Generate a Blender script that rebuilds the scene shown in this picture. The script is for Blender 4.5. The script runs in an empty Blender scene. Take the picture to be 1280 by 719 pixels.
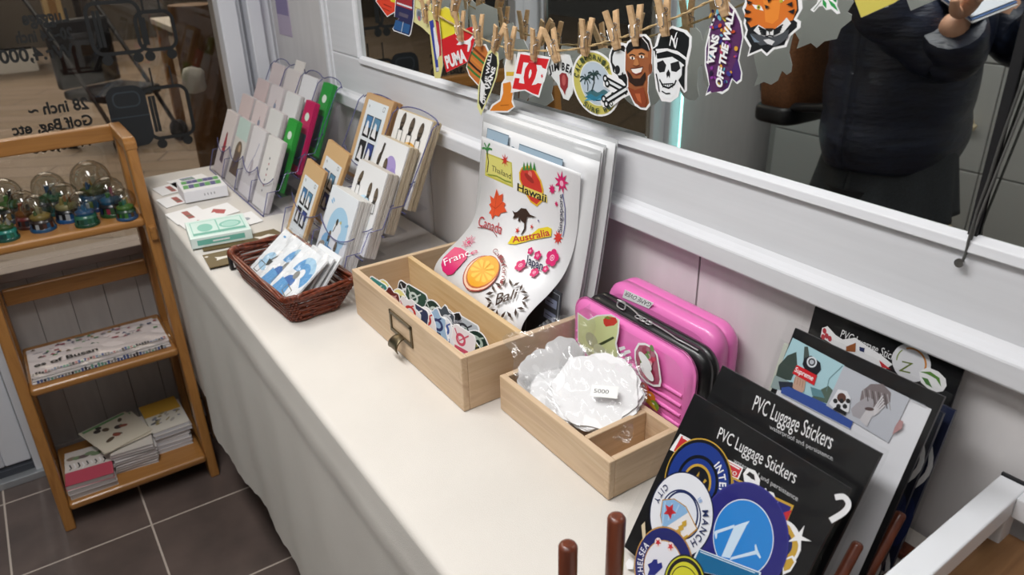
import bpy, bmesh, math, random
from mathutils import Vector, Matrix
random.seed(7)
PI = math.pi
SC = bpy.context.scene
COL = SC.collection
# ------------------------------------------------------------ camera model
YAW, PITCH, ROLL, FPX = 0.583129, 0.448865, 0.0256498, 956.1
CAM = Vector((0, 0, 1.31))
_F = Vector((math.sin(YAW)*math.cos(PITCH), math.cos(YAW)*math.cos(PITCH), -math.sin(PITCH)))
_R0 = Vector((math.cos(YAW), -math.sin(YAW), 0))
_D0 = _F.cross(_R0)
_R = _R0*math.cos(ROLL) + _D0*math.sin(ROLL)
_D = _F.cross(_R)

def ray(px, py):
    return _R*((px-640)/FPX) + _D*((py-359.5)/FPX) + _F
def onX(px, py, x):
    r = ray(px, py); return CAM + r*((x-CAM.x)/r.x)
def onY(px, py, y):
    r = ray(px, py); return CAM + r*((y-CAM.y)/r.y)
def onZ(px, py, z):
    r = ray(px, py); return CAM + r*((z-CAM.z)/r.z)

# ------------------------------------------------------------ materials
MATS = {}
def lin(c):
    return tuple((v/12.92 if v <= .04045 else ((v+.055)/1.055)**2.4) for v in c)
def hexc(h):
    return lin(tuple(int(h[i:i+2], 16)/255 for i in (0, 2, 4)))
def base_mat(name):
    m = bpy.data.materials.new(name); m.use_nodes = True
    nt = m.node_tree; b = nt.nodes['Principled BSDF']
    return m, nt, b
def flat(h, rough=.5, metal=0, coat=0, emit=0, bump=0, bscale=200):
    key = (h, rough, metal, coat, emit, bump)
    if key in MATS: return MATS[key]
    m, nt, b = base_mat('paint_'+h)
    b.inputs['Base Color'].default_value = (*hexc(h), 1)
    b.inputs['Roughness'].default_value = rough
    b.inputs['Metallic'].default_value = metal
    b.inputs['Coat Weight'].default_value = coat
    if emit:
        b.inputs['Emission Color'].default_value = (*hexc(h), 1)
        b.inputs['Emission Strength'].default_value = emit
    if bump:
        tc = nt.nodes.new('ShaderNodeTexCoord'); n = nt.nodes.new('ShaderNodeTexNoise')
        n.inputs['Scale'].default_value = bscale
        nt.links.new(tc.outputs['Object'], n.inputs['Vector'])
        bp = nt.nodes.new('ShaderNodeBump'); bp.inputs['Strength'].default_value = bump
        bp.inputs['Distance'].default_value = .002
        nt.links.new(n.outputs['Fac'], bp.inputs['Height']); nt.links.new(bp.outputs['Normal'], b.inputs['Normal'])
    MATS[key] = m
    return m
def noise_mat(name, stops, scale=(1, 1, 1), nscale=5, detail=4, rough=.5, bump=.0, dist=.002, distort=0., coat=0):
    """colour ramp over stretched noise"""
    if name in MATS: return MATS[name]
    m, nt, b = base_mat(name)
    tc = nt.nodes.new('ShaderNodeTexCoord'); mp = nt.nodes.new('ShaderNodeMapping')
    mp.inputs['Scale'].default_value = scale
    n = nt.nodes.new('ShaderNodeTexNoise'); n.inputs['Scale'].default_value = nscale
    n.inputs['Detail'].default_value = detail; n.inputs['Distortion'].default_value = distort
    r = nt.nodes.new('ShaderNodeValToRGB')
    el = r.color_ramp.elements
    while len(el) < len(stops): el.new(.5)
    for e, (p, h) in zip(el, stops):
        e.position = p; e.color = (*hexc(h), 1)
    L = nt.links.new
    L(tc.outputs['Object'], mp.inputs['Vector']); L(mp.outputs['Vector'], n.inputs['Vector'])
    L(n.outputs['Fac'], r.inputs['Fac']); L(r.outputs['Color'], b.inputs['Base Color'])
    b.inputs['Roughness'].default_value = rough; b.inputs['Coat Weight'].default_value = coat
    if bump:
        bp = nt.nodes.new('ShaderNodeBump'); bp.inputs['Strength'].default_value = bump
        bp.inputs['Distance'].default_value = dist
        L(n.outputs['Fac'], bp.inputs['Height']); L(bp.outputs['Normal'], b.inputs['Normal'])
    MATS[name] = m
    return m
PINE = [(.28, 'bea082'), (.48, 'd2b899'), (.62, 'c8ac8b'), (.78, 'd9c4a7')]
pine_y = noise_mat('pine_y', PINE, (26, 1.6, 26), 2.6, 3, .55, distort=.6)
pine_x = noise_mat('pine_x', PINE, (1.6, 26, 26), 2.6, 3, .55, distort=.6)
pine_warm = noise_mat('pine_warm', [(.3, 'c9a673'), (.5, 'd9bc90'), (.7, 'd0b080')], (26, 1.6, 26), 2.6, 3, .55, distort=.6)
HON = [(.25, '8c5c2e'), (.5, 'a9763e'), (.7, '9b6935'), (.85, 'b8854e')]
oak_x = noise_mat('honey_oak_x', HON, (2, 26, 26), 2.2, 4, .35, distort=.8, coat=.15)
oak_z = noise_mat('honey_oak_z', HON, (26, 26, 2), 2.2, 4, .35, distort=.8, coat=.15)
oak_y = noise_mat('honey_oak_y', HON, (26, 2, 26), 2.2, 4, .35, distort=.8, coat=.15)
plank = noise_mat('brown_plank', [(.25, '6d4a2c'), (.5, '8c6540'), (.75, 'a47c52')], (3, 40, 3), 2, 4, .5, distort=.5)
peg_wood = noise_mat('red_brown_wood', [(.3, '4f2415'), (.55, '6d3520'), (.8, '7d432a')], (40, 40, 3), 3, 4, .35, coat=.2)
clip_wood = noise_mat('clip_wood', [(.3, 'c09a70'), (.6, 'd6b48a'), (.8, 'cba67c')], (60, 60, 8), 3, 3, .6)
white_paint = noise_mat('white_gloss_paint', [(.3, 'd9dade'), (.7, 'dfe0e4')], (8, .8, 14), 6, 3, .38, bump=.25, dist=.0015)
panel_white = noise_mat('panel_white', [(.3, 'd3d0d0'), (.7, 'dad7d7')], (10, 10, 2), 4, 3, .45, bump=.15, dist=.001)
shaded_white = noise_mat('bead_board_shaded', [(.3, 'b9b4b2'), (.7, 'c4bfbc')], (10, 10, 2), 4, 3, .55)  # white boards below the sill, with their shade mixed into the colour
frame_white = flat('dcdee4', .35)
black = flat('131316', .45)
ink = flat('17181c', .5)
white = flat('efeff0', .45)
paper = flat('e6e6e4', .6)
chrome = flat('c8c8c8', .25, 1)
bronze = flat('6b604c', .38, 1)

def thin_mat(name, tint='ffffff', refl=.08, rough=.03, milk=0., milkc='ffffff', bump=0, bscale=40, dist=.004):
    """clear thin plastic or glass: transparent with a fresnel gloss, optional milkiness"""
    if name in MATS: return MATS[name]
    m = bpy.data.materials.new(name); m.use_nodes = True
    nt = m.node_tree; nt.nodes.clear(); N = nt.nodes.new; L = nt.links.new
    out = N('ShaderNodeOutputMaterial'); tr = N('ShaderNodeBsdfTransparent'); gl = N('ShaderNodeBsdfGlossy')
    tr.inputs['Color'].default_value = (*hexc(tint), 1); gl.inputs['Roughness'].default_value = rough
    ge = N('ShaderNodeNewGeometry'); dt = N('ShaderNodeVectorMath'); dt.operation = 'DOT_PRODUCT'
    ab = N('ShaderNodeMath'); ab.operation = 'ABSOLUTE'; iv = N('ShaderNodeMath'); iv.operation = 'SUBTRACT'; iv.inputs[0].default_value = 1
    pw = N('ShaderNodeMath'); pw.operation = 'POWER'; pw.inputs[1].default_value = 4.5
    ma = N('ShaderNodeMath'); ma.operation = 'MULTIPLY_ADD'; ma.inputs[1].default_value = .9-refl*.5; ma.inputs[2].default_value = refl*.5
    L(ge.outputs['Normal'], dt.inputs[0]); L(ge.outputs['Incoming'], dt.inputs[1]); L(dt.outputs['Value'], ab.inputs[0]); L(ab.outputs[0], iv.inputs[1]); L(iv.outputs[0], pw.inputs[0]); L(pw.outputs[0], ma.inputs[0])
    mx = N('ShaderNodeMixShader'); L(ma.outputs[0], mx.inputs[0]); L(tr.outputs[0], mx.inputs[1]); L(gl.outputs[0], mx.inputs[2])
    last = mx
    if milk:
        df = N('ShaderNodeBsdfDiffuse'); df.inputs['Color'].default_value = (*hexc(milkc), 1)
        m2 = N('ShaderNodeMixShader'); m2.inputs[0].default_value = milk
        L(mx.outputs[0], m2.inputs[1]); L(df.outputs[0], m2.inputs[2]); last = m2
    if bump:
        tc = N('ShaderNodeTexCoord'); n = N('ShaderNodeTexNoise'); n.inputs['Scale'].default_value = bscale
        n.inputs['Detail'].default_value = 2
        L(tc.outputs['Object'], n.inputs['Vector'])
        bp = N('ShaderNodeBump'); bp.inputs['Strength'].default_value = bump; bp.inputs['Distance'].default_value = dist
        L(n.outputs['Fac'], bp.inputs['Height']); L(bp.outputs['Normal'], gl.inputs['Normal']); L(bp.outputs['Normal'], dt.inputs[0])
    L(last.outputs[0], out.inputs['Surface'])
    MATS[name] = m
    return m
acryl = thin_mat('clear_acrylic', 'fdfdff', .045, .06)
acryl_edge = thin_mat('acrylic_edge', '8f90c0', .12, .1, .35, '8a8cc0')
glass_w = thin_mat('window_glass', 'c9c6c0', .08, .0)
cello = thin_mat('cellophane', 'fcfcfc', .09, .09, .02, 'ffffff', .8, 34, .008)
cello_flat = thin_mat('cellophane_sleeve', 'fbfbfb', .06, .10, 0, 'ffffff', .35, 20, .004)
sleeve = thin_mat('frosted_sleeve', 'f0f0f0', .08, .2, .5, 'e6e8ea')
globe_glass = thin_mat('globe_glass', 'e6e6e2', .14, .02)

def mirror_mat():
    m, nt, b = base_mat('mirror_silver')
    b.inputs['Base Color'].default_value = (.62, .64, .62, 1); b.inputs['Metallic'].default_value = 1
    b.inputs['Roughness'].default_value = .015
    return m
mirror_m = mirror_mat()

def tile_mat():
    m, nt, b = base_mat('floor_tile')
    N = nt.nodes.new; L = nt.links.new
    tc = N('ShaderNodeTexCoord'); mp = N('ShaderNodeMapping')
    mp.inputs['Location'].default_value = (-.047+.295*10, -1.692+.3*10, 0)
    br = N('ShaderNodeTexBrick'); br.offset = 0; br.inputs['Scale'].default_value = 1
    br.inputs['Brick Width'].default_value = .295; br.inputs['Row Height'].default_value = .3
    br.inputs['Mortar Size'].default_value = .0022; br.inputs['Mortar Smooth'].default_value = 0
    n = N('ShaderNodeTexNoise'); n.inputs['Scale'].default_value = 9; n.inputs['Detail'].default_value = 6
    r = N('ShaderNodeValToRGB'); e = r.color_ramp.elements
    e[0].position = .3; e[0].color = (*hexc('564b47'), 1); e[1].position = .75; e[1].color = (*hexc('6e5f59'), 1)
    mx = N('ShaderNodeMix'); mx.data_type = 'RGBA'
    mx.inputs[7].default_value = (*hexc('c9bcb0'), 1)
    L(tc.outputs['Object'], mp.inputs['Vector']); L(mp.outputs[0], br.inputs['Vector']); L(tc.outputs['Object'], n.inputs['Vector'])
    L(n.outputs['Fac'], r.inputs['Fac']); L(r.outputs['Color'], mx.inputs[6]); L(br.outputs['Fac'], mx.inputs[0])
    L(mx.outputs[2], b.inputs['Base Color'])
    b.inputs['Roughness'].default_value = .42
    return m
def plank_floor_mat():
    m, nt, b = base_mat('outside_planks')
    N = nt.nodes.new; L = nt.links.new
    tc = N('ShaderNodeTexCoord'); mp = N('ShaderNodeMapping'); mp.inputs['Rotation'].default_value = (0, 0, .5)
    br = N('ShaderNodeTexBrick'); br.inputs['Scale'].default_value = 1
    br.inputs['Brick Width'].default_value = 1.2; br.inputs['Row Height'].default_value = .22
    br.inputs['Mortar Size'].default_value = .006
    br.inputs['Color1'].default_value = (*hexc('8d7d70'), 1); br.inputs['Color2'].default_value = (*hexc('80705f'), 1)
    br.inputs['Mortar'].default_value = (*hexc('4d423a'), 1)
    L(tc.outputs['Object'], mp.inputs['Vector']); L(mp.outputs[0], br.inputs['Vector']); L(br.outputs['Color'], b.inputs['Base Color'])
    b.inputs['Roughness'].default_value = .5
    return m
def cloth_mat():
    m, nt, b = base_mat('cream_cotton')
    N = nt.nodes.new; L = nt.links.new
    tc = N('ShaderNodeTexCoord'); n = N('ShaderNodeTexNoise'); n.inputs['Scale'].default_value = 6; n.inputs['Detail'].default_value = 5
    r = N('ShaderNodeValToRGB'); e = r.color_ramp.elements
    e[0].position = .3; e[0].color = (*hexc('d2cdc6'), 1); e[1].position = .7; e[1].color = (*hexc('d9d4cd'), 1)
    n2 = N('ShaderNodeTexNoise'); n2.inputs['Scale'].default_value = 900
    bp = N('ShaderNodeBump'); bp.inputs['Strength'].default_value = .35; bp.inputs['Distance'].default_value = .001
    L(tc.outputs['Object'], n.inputs['Vector']); L(n.outputs['Fac'], r.inputs['Fac']); L(r.outputs['Color'], b.inputs['Base Color'])
    L(tc.outputs['Object'], n2.inputs['Vector']); L(n2.outputs['Fac'], bp.inputs['Height']); L(bp.outputs['Normal'], b.inputs['Normal'])
    b.inputs['Roughness'].default_value = .85
    return m
cloth_m = cloth_mat()

# ------------------------------------------------------------ mesh builder
class MB:
    def __init__(s): s.v = []; s.f = []; s.m = []; s.mats = []; s.sm = []
    def mi(s, m):
        if m not in s.mats: s.mats.append(m)
        return s.mats.index(m)
    def add(s, vs, fs, m, smooth=False):
        o = len(s.v); k = s.mi(m)
        s.v += [Vector(v) for v in vs]
        for f in fs: s.f.append([i+o for i in f]); s.m.append(k); s.sm.append(smooth)
        return s
    def box(s, a, b, m, M=None):
        x0, y0, z0 = a; x1, y1, z1 = b
        vs = [Vector(v) for v in ((x0,y0,z0),(x1,y0,z0),(x1,y1,z0),(x0,y1,z0),(x0,y0,z1),(x1,y0,z1),(x1,y1,z1),(x0,y1,z1))]
        if M is not None: vs = [M @ v for v in vs]
        return s.add(vs, [(3,2,1,0),(4,5,6,7),(0,1,5,4),(1,2,6,5),(2,3,7,6),(3,0,4,7)], m)
    def prism(s, pts, a, b, m, axis='z', M=None, smooth=False):
        """polygon pts (2D) extruded from a to b along axis"""
        def P(p, h):
            v = {'z': (p[0], p[1], h), 'y': (p[0], h, p[1]), 'x': (h, p[0], p[1])}[axis]
            v = Vector(v); return M @ v if M is not None else v
        n = len(pts)
        vs = [P(p, a) for p in pts] + [P(p, b) for p in pts]
        s.add(vs, [tuple(range(n))[::-1], tuple(range(n, 2*n))], m)
        o = len(s.v)-2*n; k = s.mi(m)
        for i in range(n):
            j = (i+1) % n; s.f.append([o+i, o+j, o+n+j, o+n+i]); s.m.append(k); s.sm.append(smooth)
        return s
    def tube(s, path, r, m, n=8, closed=False, cap=True):
        path = [Vector(p) for p in path]; N = len(path); rings = []
        up = None
        for i, p in enumerate(path):
            if closed: t = path[(i+1) % N]-path[i-1]
            else: t = path[min(i+1, N-1)]-path[max(i-1, 0)]
            if t.length < 1e-9: t = Vector((0, 0, 1))
            t.normalize()
            if up is None:
                a = Vector((0, 0, 1)) if abs(t.z) < .9 else Vector((1, 0, 0))
                up = (a - t*a.dot(t)).normalized()
            else:
                up = up - t*up.dot(t)
                up = up.normalized() if up.length > 1e-6 else Vector((1, 0, 0))
            w = t.cross(up); rr = r[i] if isinstance(r, (list, tuple)) else r
            rings.append([p + (up*math.cos(2*PI*k/n) + w*math.sin(2*PI*k/n))*rr for k in range(n)])
        vs = [v for R in rings for v in R]; fs = []
        for i in range(N if closed else N-1):
            j = (i+1) % N
            for k in range(n):
                k2 = (k+1) % n; fs.append((i*n+k, i*n+k2, j*n+k2, j*n+k))
        s.add(vs, fs, m, True)
        if cap and not closed:
            s.add(rings[0], [tuple(range(n))[::-1]], m); s.add(rings[-1], [tuple(range(n))], m)
        return s
    def lathe(s, prof, m, c=(0, 0, 0), n=24, smooth=True, cap=True):
        c = Vector(c); vs = []; fs = []
        for r, z in prof:
            for k in range(n): vs.append(c + Vector((r*math.cos(2*PI*k/n), r*math.sin(2*PI*k/n), z)))
        for i in range(len(prof)-1):
            for k in range(n):
                k2 = (k+1) % n; fs.append((i*n+k, i*n+k2, (i+1)*n+k2, (i+1)*n+k))
        s.add(vs, fs, m, smooth)
        if cap:
            if prof[0][0] > 1e-4: s.add(vs[:n], [tuple(range(n))[::-1]], m)
            if prof[-1][0] > 1e-4: s.add(vs[-n:], [tuple(range(n))], m)
        return s
    def sphere(s, c, r, m, n=16, sc=(1, 1, 1)):
        c = Vector(c); k = n//2; vs = []; fs = []
        for i in range(k+1):
            a = -PI/2 + PI*i/k
            for j in range(n):
                b = 2*PI*j/n
                vs.append(c + Vector((r*math.cos(a)*math.cos(b)*sc[0], r*math.cos(a)*math.sin(b)*sc[1], r*math.sin(a)*sc[2])))
        for i in range(k):
            for j in range(n):
                j2 = (j+1) % n; fs.append((i*n+j, i*n+j2, (i+1)*n+j2, (i+1)*n+j))
        return s.add(vs, fs, m, True)
    def grid(s, fn, nu, nv, m, smooth=True, closed_u=False):
        vs = [fn(i/nu, j/nv) for j in range(nv+1) for i in range(nu+1)]; fs = []
        for j in range(nv):
            for i in range(nu):
                a = j*(nu+1)+i; fs.append((a, a+1, a+nu+2, a+nu+1))
        return s.add(vs, fs, m, smooth)
    def build(s, name, parent=None, bevel=0, mat4=None, solid=0, sub=0, merge=False, seg=2):
        me = bpy.data.meshes.new(name)
        me.from_pydata([tuple(v) for v in s.v], [], s.f)
        for m in s.mats: me.materials.append(m)
        me.polygons.foreach_set('material_index', s.m)
        me.polygons.foreach_set('use_smooth', s.sm)
        if merge:
            b = bmesh.new(); b.from_mesh(me); bmesh.ops.remove_doubles(b, verts=b.verts, dist=1e-5)
            bmesh.ops.recalc_face_normals(b, faces=b.faces); b.to_mesh(me); b.free()
        me.update()
        o = bpy.data.objects.new(name, me); COL.objects.link(o)
        if parent is not None: o.parent = parent
        if mat4 is not None: o.matrix_world = mat4
        if solid:
            md = o.modifiers.new('thick', 'SOLIDIFY'); md.thickness = solid; md.offset = 0
        if bevel:
            md = o.modifiers.new('bevel', 'BEVEL'); md.width = bevel; md.segments = seg; md.limit_method = 'ANGLE'; md.angle_limit = .6
        if sub:
            md = o.modifiers.new('sub', 'SUBSURF'); md.levels = sub; md.render_levels = sub
        return o

def tag(o, label=None, cat=None, group=None, kind=None):
    if label: o['label'] = label
    if cat: o['category'] = cat
    if group: o['group'] = group
    if kind: o['kind'] = kind
    return o
def thing(name, label, cat, loc=(0, 0, 0), rotz=0, group=None, mat4=None):
    o = bpy.data.objects.new(name, None); COL.objects.link(o)
    o.empty_display_size = .02
    if mat4 is not None: o.matrix_world = mat4
    else: o.location = loc; o.rotation_euler = (0, 0, rotz)
    return tag(o, label, cat, group)
def dup(root, loc=None, rotz=None, label=None, mat4=None):
    r = root.copy(); COL.objects.link(r)
    if mat4 is not None: r.matrix_world = mat4
    else:
        r.location = loc
        if rotz is not None: r.rotation_euler = (0, 0, rotz)
    if label: r['label'] = label
    for ch in list(root.children):
        c = ch.copy(); COL.objects.link(c); c.parent = r
        for g in list(ch.children):
            d = g.copy(); COL.objects.link(d); d.parent = c
    return r
def struct(name, mb, **k):
    return tag(mb.build(name, **k), kind='structure')

# ------------------------------------------------------------ flat printed art
TXT = {}
def text_mesh(t, bold=0):
    if (t, bold) in TXT: return TXT[(t, bold)]
    cu = bpy.data.curves.new('glyphs', 'FONT'); cu.body = t; cu.size = 1; cu.offset = bold; cu.resolution_u = 3
    ob = bpy.data.objects.new('glyphs', cu); me = bpy.data.meshes.new_from_object(ob)
    vs = [(v.co.x, v.co.y) for v in me.vertices]; fs = [tuple(p.vertices) for p in me.polygons]
    bpy.data.objects.remove(ob); bpy.data.meshes.remove(me); bpy.data.curves.remove(cu)
    if vs:
        x0 = min(v[0] for v in vs); x1 = max(v[0] for v in vs)
        vs = [(x-x0, y) for x, y in vs]; w = x1-x0
    else: w = .3
    TXT[(t, bold)] = (vs, fs, w)
    return TXT[(t, bold)]

class Plane:
    def __init__(s, o, U=(0, -1, 0), V=(0, 0, 1)):
        s.o = Vector(o); s.U = Vector(U).normalized(); s.V = Vector(V).normalized(); s.N = s.U.cross(s.V)
    def L(s, px, py):
        r = ray(px, py); t = (s.o-CAM).dot(s.N)/r.dot(s.N); p = CAM + r*t - s.o
        return (p.dot(s.U), p.dot(s.V))
    def Q(s, pts, x0=0, y0=0, k=1):
        return [s.L(x0+x/k, y0+y/k) for x, y in pts]
    def mat(s):
        M = Matrix.Identity(4)
        for i in range(3): M[i][0] = s.U[i]; M[i][1] = s.V[i]; M[i][2] = s.N[i]; M[i][3] = s.o[i]
        return M

STEP = 5e-5
class Art(MB):
    """prints laid in thin layers on a flat base; local x, y with the face along +z"""
    def __init__(s): super().__init__(); s.h = STEP
    def slab(s, pts, t, mf, mb=None):
        n = len(pts)
        if sum(pts[i][0]*pts[(i+1) % n][1]-pts[(i+1) % n][0]*pts[i][1] for i in range(n)) < 0: pts = pts[::-1]
        s.add([(x, y, 0) for x, y in pts], [tuple(range(n))], mf)
        s.add([(x, y, -t) for x, y in pts], [tuple(range(n))[::-1]], mb or mf)
        vs = [(x, y, 0) for x, y in pts]+[(x, y, -t) for x, y in pts]
        s.add(vs, [(i, n+i, n+(i+1) % n, (i+1) % n) for i in range(n)], mb or mf)
        return s
    def poly(s, pts, m):
        n = len(pts)
        if sum(pts[i][0]*pts[(i+1) % n][1]-pts[(i+1) % n][0]*pts[i][1] for i in range(n)) < 0: pts = pts[::-1]
        s.add([(x, y, s.h) for x, y in pts], [tuple(range(n))], m); s.h += STEP; return s
    def ell(s, c, rx, ry, m, rot=0, n=32):
        cr, sr = math.cos(rot), math.sin(rot)
        return s.poly([(c[0]+rx*math.cos(2*PI*i/n)*cr-ry*math.sin(2*PI*i/n)*sr, c[1]+rx*math.cos(2*PI*i/n)*sr+ry*math.sin(2*PI*i/n)*cr) for i in range(n)], m)
    def disc(s, c, r, m, n=32): return s.ell(c, r, r, m, 0, n)
    def rect(s, x0, y0, x1, y1, m): return s.poly([(x0, y0), (x1, y0), (x1, y1), (x0, y1)], m)
    def ring(s, c, r0, r1, m, a0=0, a1=2*PI, n=40):
        vs = []; fs = []
        for i in range(n+1):
            a = a0+(a1-a0)*i/n
            vs += [(c[0]+r0*math.cos(a), c[1]+r0*math.sin(a), s.h), (c[0]+r1*math.cos(a), c[1]+r1*math.sin(a), s.h)]
        for i in range(n): fs.append((2*i, 2*i+1, 2*i+3, 2*i+2))
        s.add(vs, fs, m); s.h += STEP; return s
    def line(s, pts, w, m, closed=False):
        P = [Vector((p[0], p[1], 0)) for p in pts]; n = len(P); vs = []; fs = []
        for i in range(n):
            if closed: t = P[(i+1) % n]-P[i-1]
            else: t = P[min(i+1, n-1)]-P[max(i-1, 0)]
            t.normalize(); q = Vector((-t.y, t.x, 0))*w/2
            for d in (P[i]-q, P[i]+q): vs.append((d.x, d.y, s.h))
        for i in range(n if closed else n-1):
            j = (i+1) % n; fs.append((2*i, 2*j, 2*j+1, 2*i+1))
        s.add(vs, fs, m); s.h += STEP; return s
    def star(s, c, r0, r1, n, m, rot=PI/2):
        return s.poly([(c[0]+(r1 if i % 2 == 0 else r0)*math.cos(rot+PI*i/n), c[1]+(r1 if i % 2 == 0 else r0)*math.sin(rot+PI*i/n)) for i in range(2*n)], m)
    def text(s, t, p, h, m, rot=0, sx=1, shear=0, align='l', bold=0, width=None):
        vs, fs, w = text_mesh(t, bold)
        k = h/.73
        if width: sx = width/(w*k)
        off = {'l': 0, 'c': -w/2, 'r': -w}[align]
        c, q = math.cos(rot), math.sin(rot); out = []
        for x, y in vs:
            X = (x+off)*k*sx + shear*y*k; Y = y*k
            out.append((p[0]+X*c-Y*q, p[1]+X*q+Y*c, s.h))
        s.add(out, fs, m); s.h += STEP; return s
    def text3(s, t, a, b, up, m, bold=0):
        """text fitted so that it runs from a to b with its cap height along a->up"""
        vs, fs, w = text_mesh(t, bold)
        ax, ay = a; dx = ((b[0]-ax)/w, (b[1]-ay)/w); dy = ((up[0]-ax)/.73, (up[1]-ay)/.73)
        s.add([(ax+x*dx[0]+y*dy[0], ay+x*dx[1]+y*dy[1], s.h) for x, y in vs], fs, m); s.h += STEP; return s
    def arc(s, t, c, r, a_mid, h, m, cw=True, sx=1, gap=.16, bold=0):
        """letters on a circle; cw=True reads with tops outward"""
        k = h/.73; ws = [(text_mesh(ch, bold)[2] if ch != ' ' else .3)*k*sx+gap*h for ch in t]
        tot = sum(ws); pos = -tot/2
        for ch, w in zip(t, ws):
            mid = pos+w/2; pos += w
            if ch == ' ': continue
            if cw: a = a_mid-mid/r; rot = a-PI/2; rr = r
            else: a = a_mid+mid/r; rot = a+PI/2; rr = r+h
            s.text(ch, (c[0]+rr*math.cos(a), c[1]+rr*math.sin(a)), h, m, rot, sx, align='c', bold=bold); s.h -= STEP
        s.h += STEP; return s
def rrect(x0, y0, x1, y1, r, n=5):
    pts = []
    for cx, cy, a in ((x1-r, y1-r, 0), (x0+r, y1-r, PI/2), (x0+r, y0+r, PI), (x1-r, y0+r, 1.5*PI)):
        for i in range(n+1): pts.append((cx+r*math.cos(a+PI/2*i/n), cy+r*math.sin(a+PI/2*i/n)))
    return pts
def blob(c, rx, ry, n=40, amp=.08, k=7, seed=0):
    rnd = random.Random(seed); ph = rnd.random()*6
    return [(c[0]+rx*(1+amp*math.sin(k*2*PI*i/n+ph)+amp*.5*rnd.uniform(-1, 1))*math.cos(2*PI*i/n), c[1]+ry*(1+amp*math.sin(k*2*PI*i/n+ph))*math.sin(2*PI*i/n)) for i in range(n)]
# ============================================================ SETTING
def mir(px, py, x):           # real point at depth x whose reflection shows at this pixel
    p = onX(px, py, 2*.650-x); return Vector((x, p.y, p.z))
TZ = .75            # table top
WX = .657           # right wall
GY = 2.10           # end wall plane
MX = .650           # mirror face

f = MB(); f.box((-1.6, -1.6, -.05), (.9, GY+.02, 0), tile_mat()); struct('floor', f)
f = MB(); f.box((-6, GY+.02, -.05), (6, 14, 0), plank_floor_mat()); struct('ground', f)
f = MB(); f.box((-1.6, -1.6, 2.5), (.9, GY, 2.6), flat('cfcfcd', .7)); struct('ceiling', f)

# right wall: tall boards with narrow open joints over a dark backing
w = MB()
w.box((WX+.006, -1.6, 0), (WX+.12, GY+.1, 2.5), flat('8d877c', .7))
edges = [-1.6, -1.0, -.56, -.33, -.105, .12, .352, .581, .809, 1.04, 1.27, 1.50, GY+.05]
for a, b in zip(edges[:-1], edges[1:]):
    w.box((WX, a+.0015, 0), (WX+.01, b-.0015, 2.5), panel_white)
struct('wall_right', w)

# mirror surround: wide bottom rail, left stile, top rail
t = MB()
t.box((.646, -1.5, .955), (WX, 1.70, 1.057), white_paint)
t.box((.646, 1.524, 1.057), (WX, 1.70, 2.15), white_paint)
t.box((.646, -1.5, 2.0), (WX, 1.524, 2.15), white_paint)
struct('trim_1', t, bevel=.003)
t = MB(); t.box((.643, 1.675, .955), (WX, 1.715, 2.15), white_paint); t.box((.638, 1.69, .955), (WX, 1.702, 2.15), white_paint)
struct('trim_2', t, bevel=.002)
t = MB()      # quarter bead below the glass
t.prism([(.640, 1.050), (.651, 1.050), (.651, 1.064), (.648, 1.0635), (.642, 1.059)], -1.5, 1.524, white_paint, 'y')
t.prism([(.640, 1.524), (.640, 1.531), (.652, 1.531), (.652, 1.5215), (.646, 1.5215)], 1.06, 2.0, white_paint, 'z')
struct('trim_3', t, bevel=.001)
t = MB(); t.box((.632, -1.5, .950), (WX, 1.68, .974), white_paint)
struct('trim_4', t, bevel=.0025)
# filleted paint between shelf rail and board
t = MB(); t.prism([(.634, .9738), (.647, .9738), (.647, .985), (.643, .9785), (.638, .9752)], -1.5, 1.675, white_paint, 'y'); struct('trim_5', t)

# mirrors
def mirror_panel(y0, y1, label):
    m = MB(); m.box((MX, y0, 1.05), (MX+.004, y1, 2.0), mirror_m)
    o = m.build('wall_mirror'); tag(o, label, 'mirror', None); return o
mirror_panel(.286, 1.526, 'long wall mirror in a white painted frame behind the hanging stickers')
mirror_panel(-1.5, .276, 'second mirror panel right of the black joint strip')
s = MB(); s.box((MX-.003, .2768, 1.0585), (MX+.004, .2852, 2.0), black)
tag(s.build('joint_strip', bevel=.001), 'narrow black strip between the two mirror panels', 'strip')
# wires along the joint
wpts = [onX(1203, 327, .640), onX(1207, 318, .641), onX(1211, 300, .6405), onX(1222, 262, .645), onX(1236, 225, .645), onX(1250, 180, .645), onX(1268, 130, .645), onX(1290, 70, .645)]
s = MB(); s.tube(wpts, .0012, flat('4a4a48', .5), 6)
tag(s.build('thin_cable'), 'thin dark cable running up beside the mirror joint to a nail', 'cable')
wp2 = [onX(1213, 302, .644), onX(1225, 268, .644), onX(1246, 215, .644), onX(1272, 150, .644), onX(1295, 100, .644)]
s = MB(); s.tube(wp2, .001, flat('5a5a58', .5), 6)
tag(s.build('thin_cable'), 'second fine grey cable crossing the right mirror panel', 'cable')
n = thing('wall_nail', 'small metal nail head in the white board below the mirror', 'nail', onX(1203, 327, .645))
s = MB(); s.prism([(.004*math.cos(i*PI/6), .004*math.sin(i*PI/6)) for i in range(12)], -.006, -.004, chrome, 'x'); s.tube([(-.005, 0, 0), (.003, 0, 0)], .0015, chrome, 6)
s.build('head', n)

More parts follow.
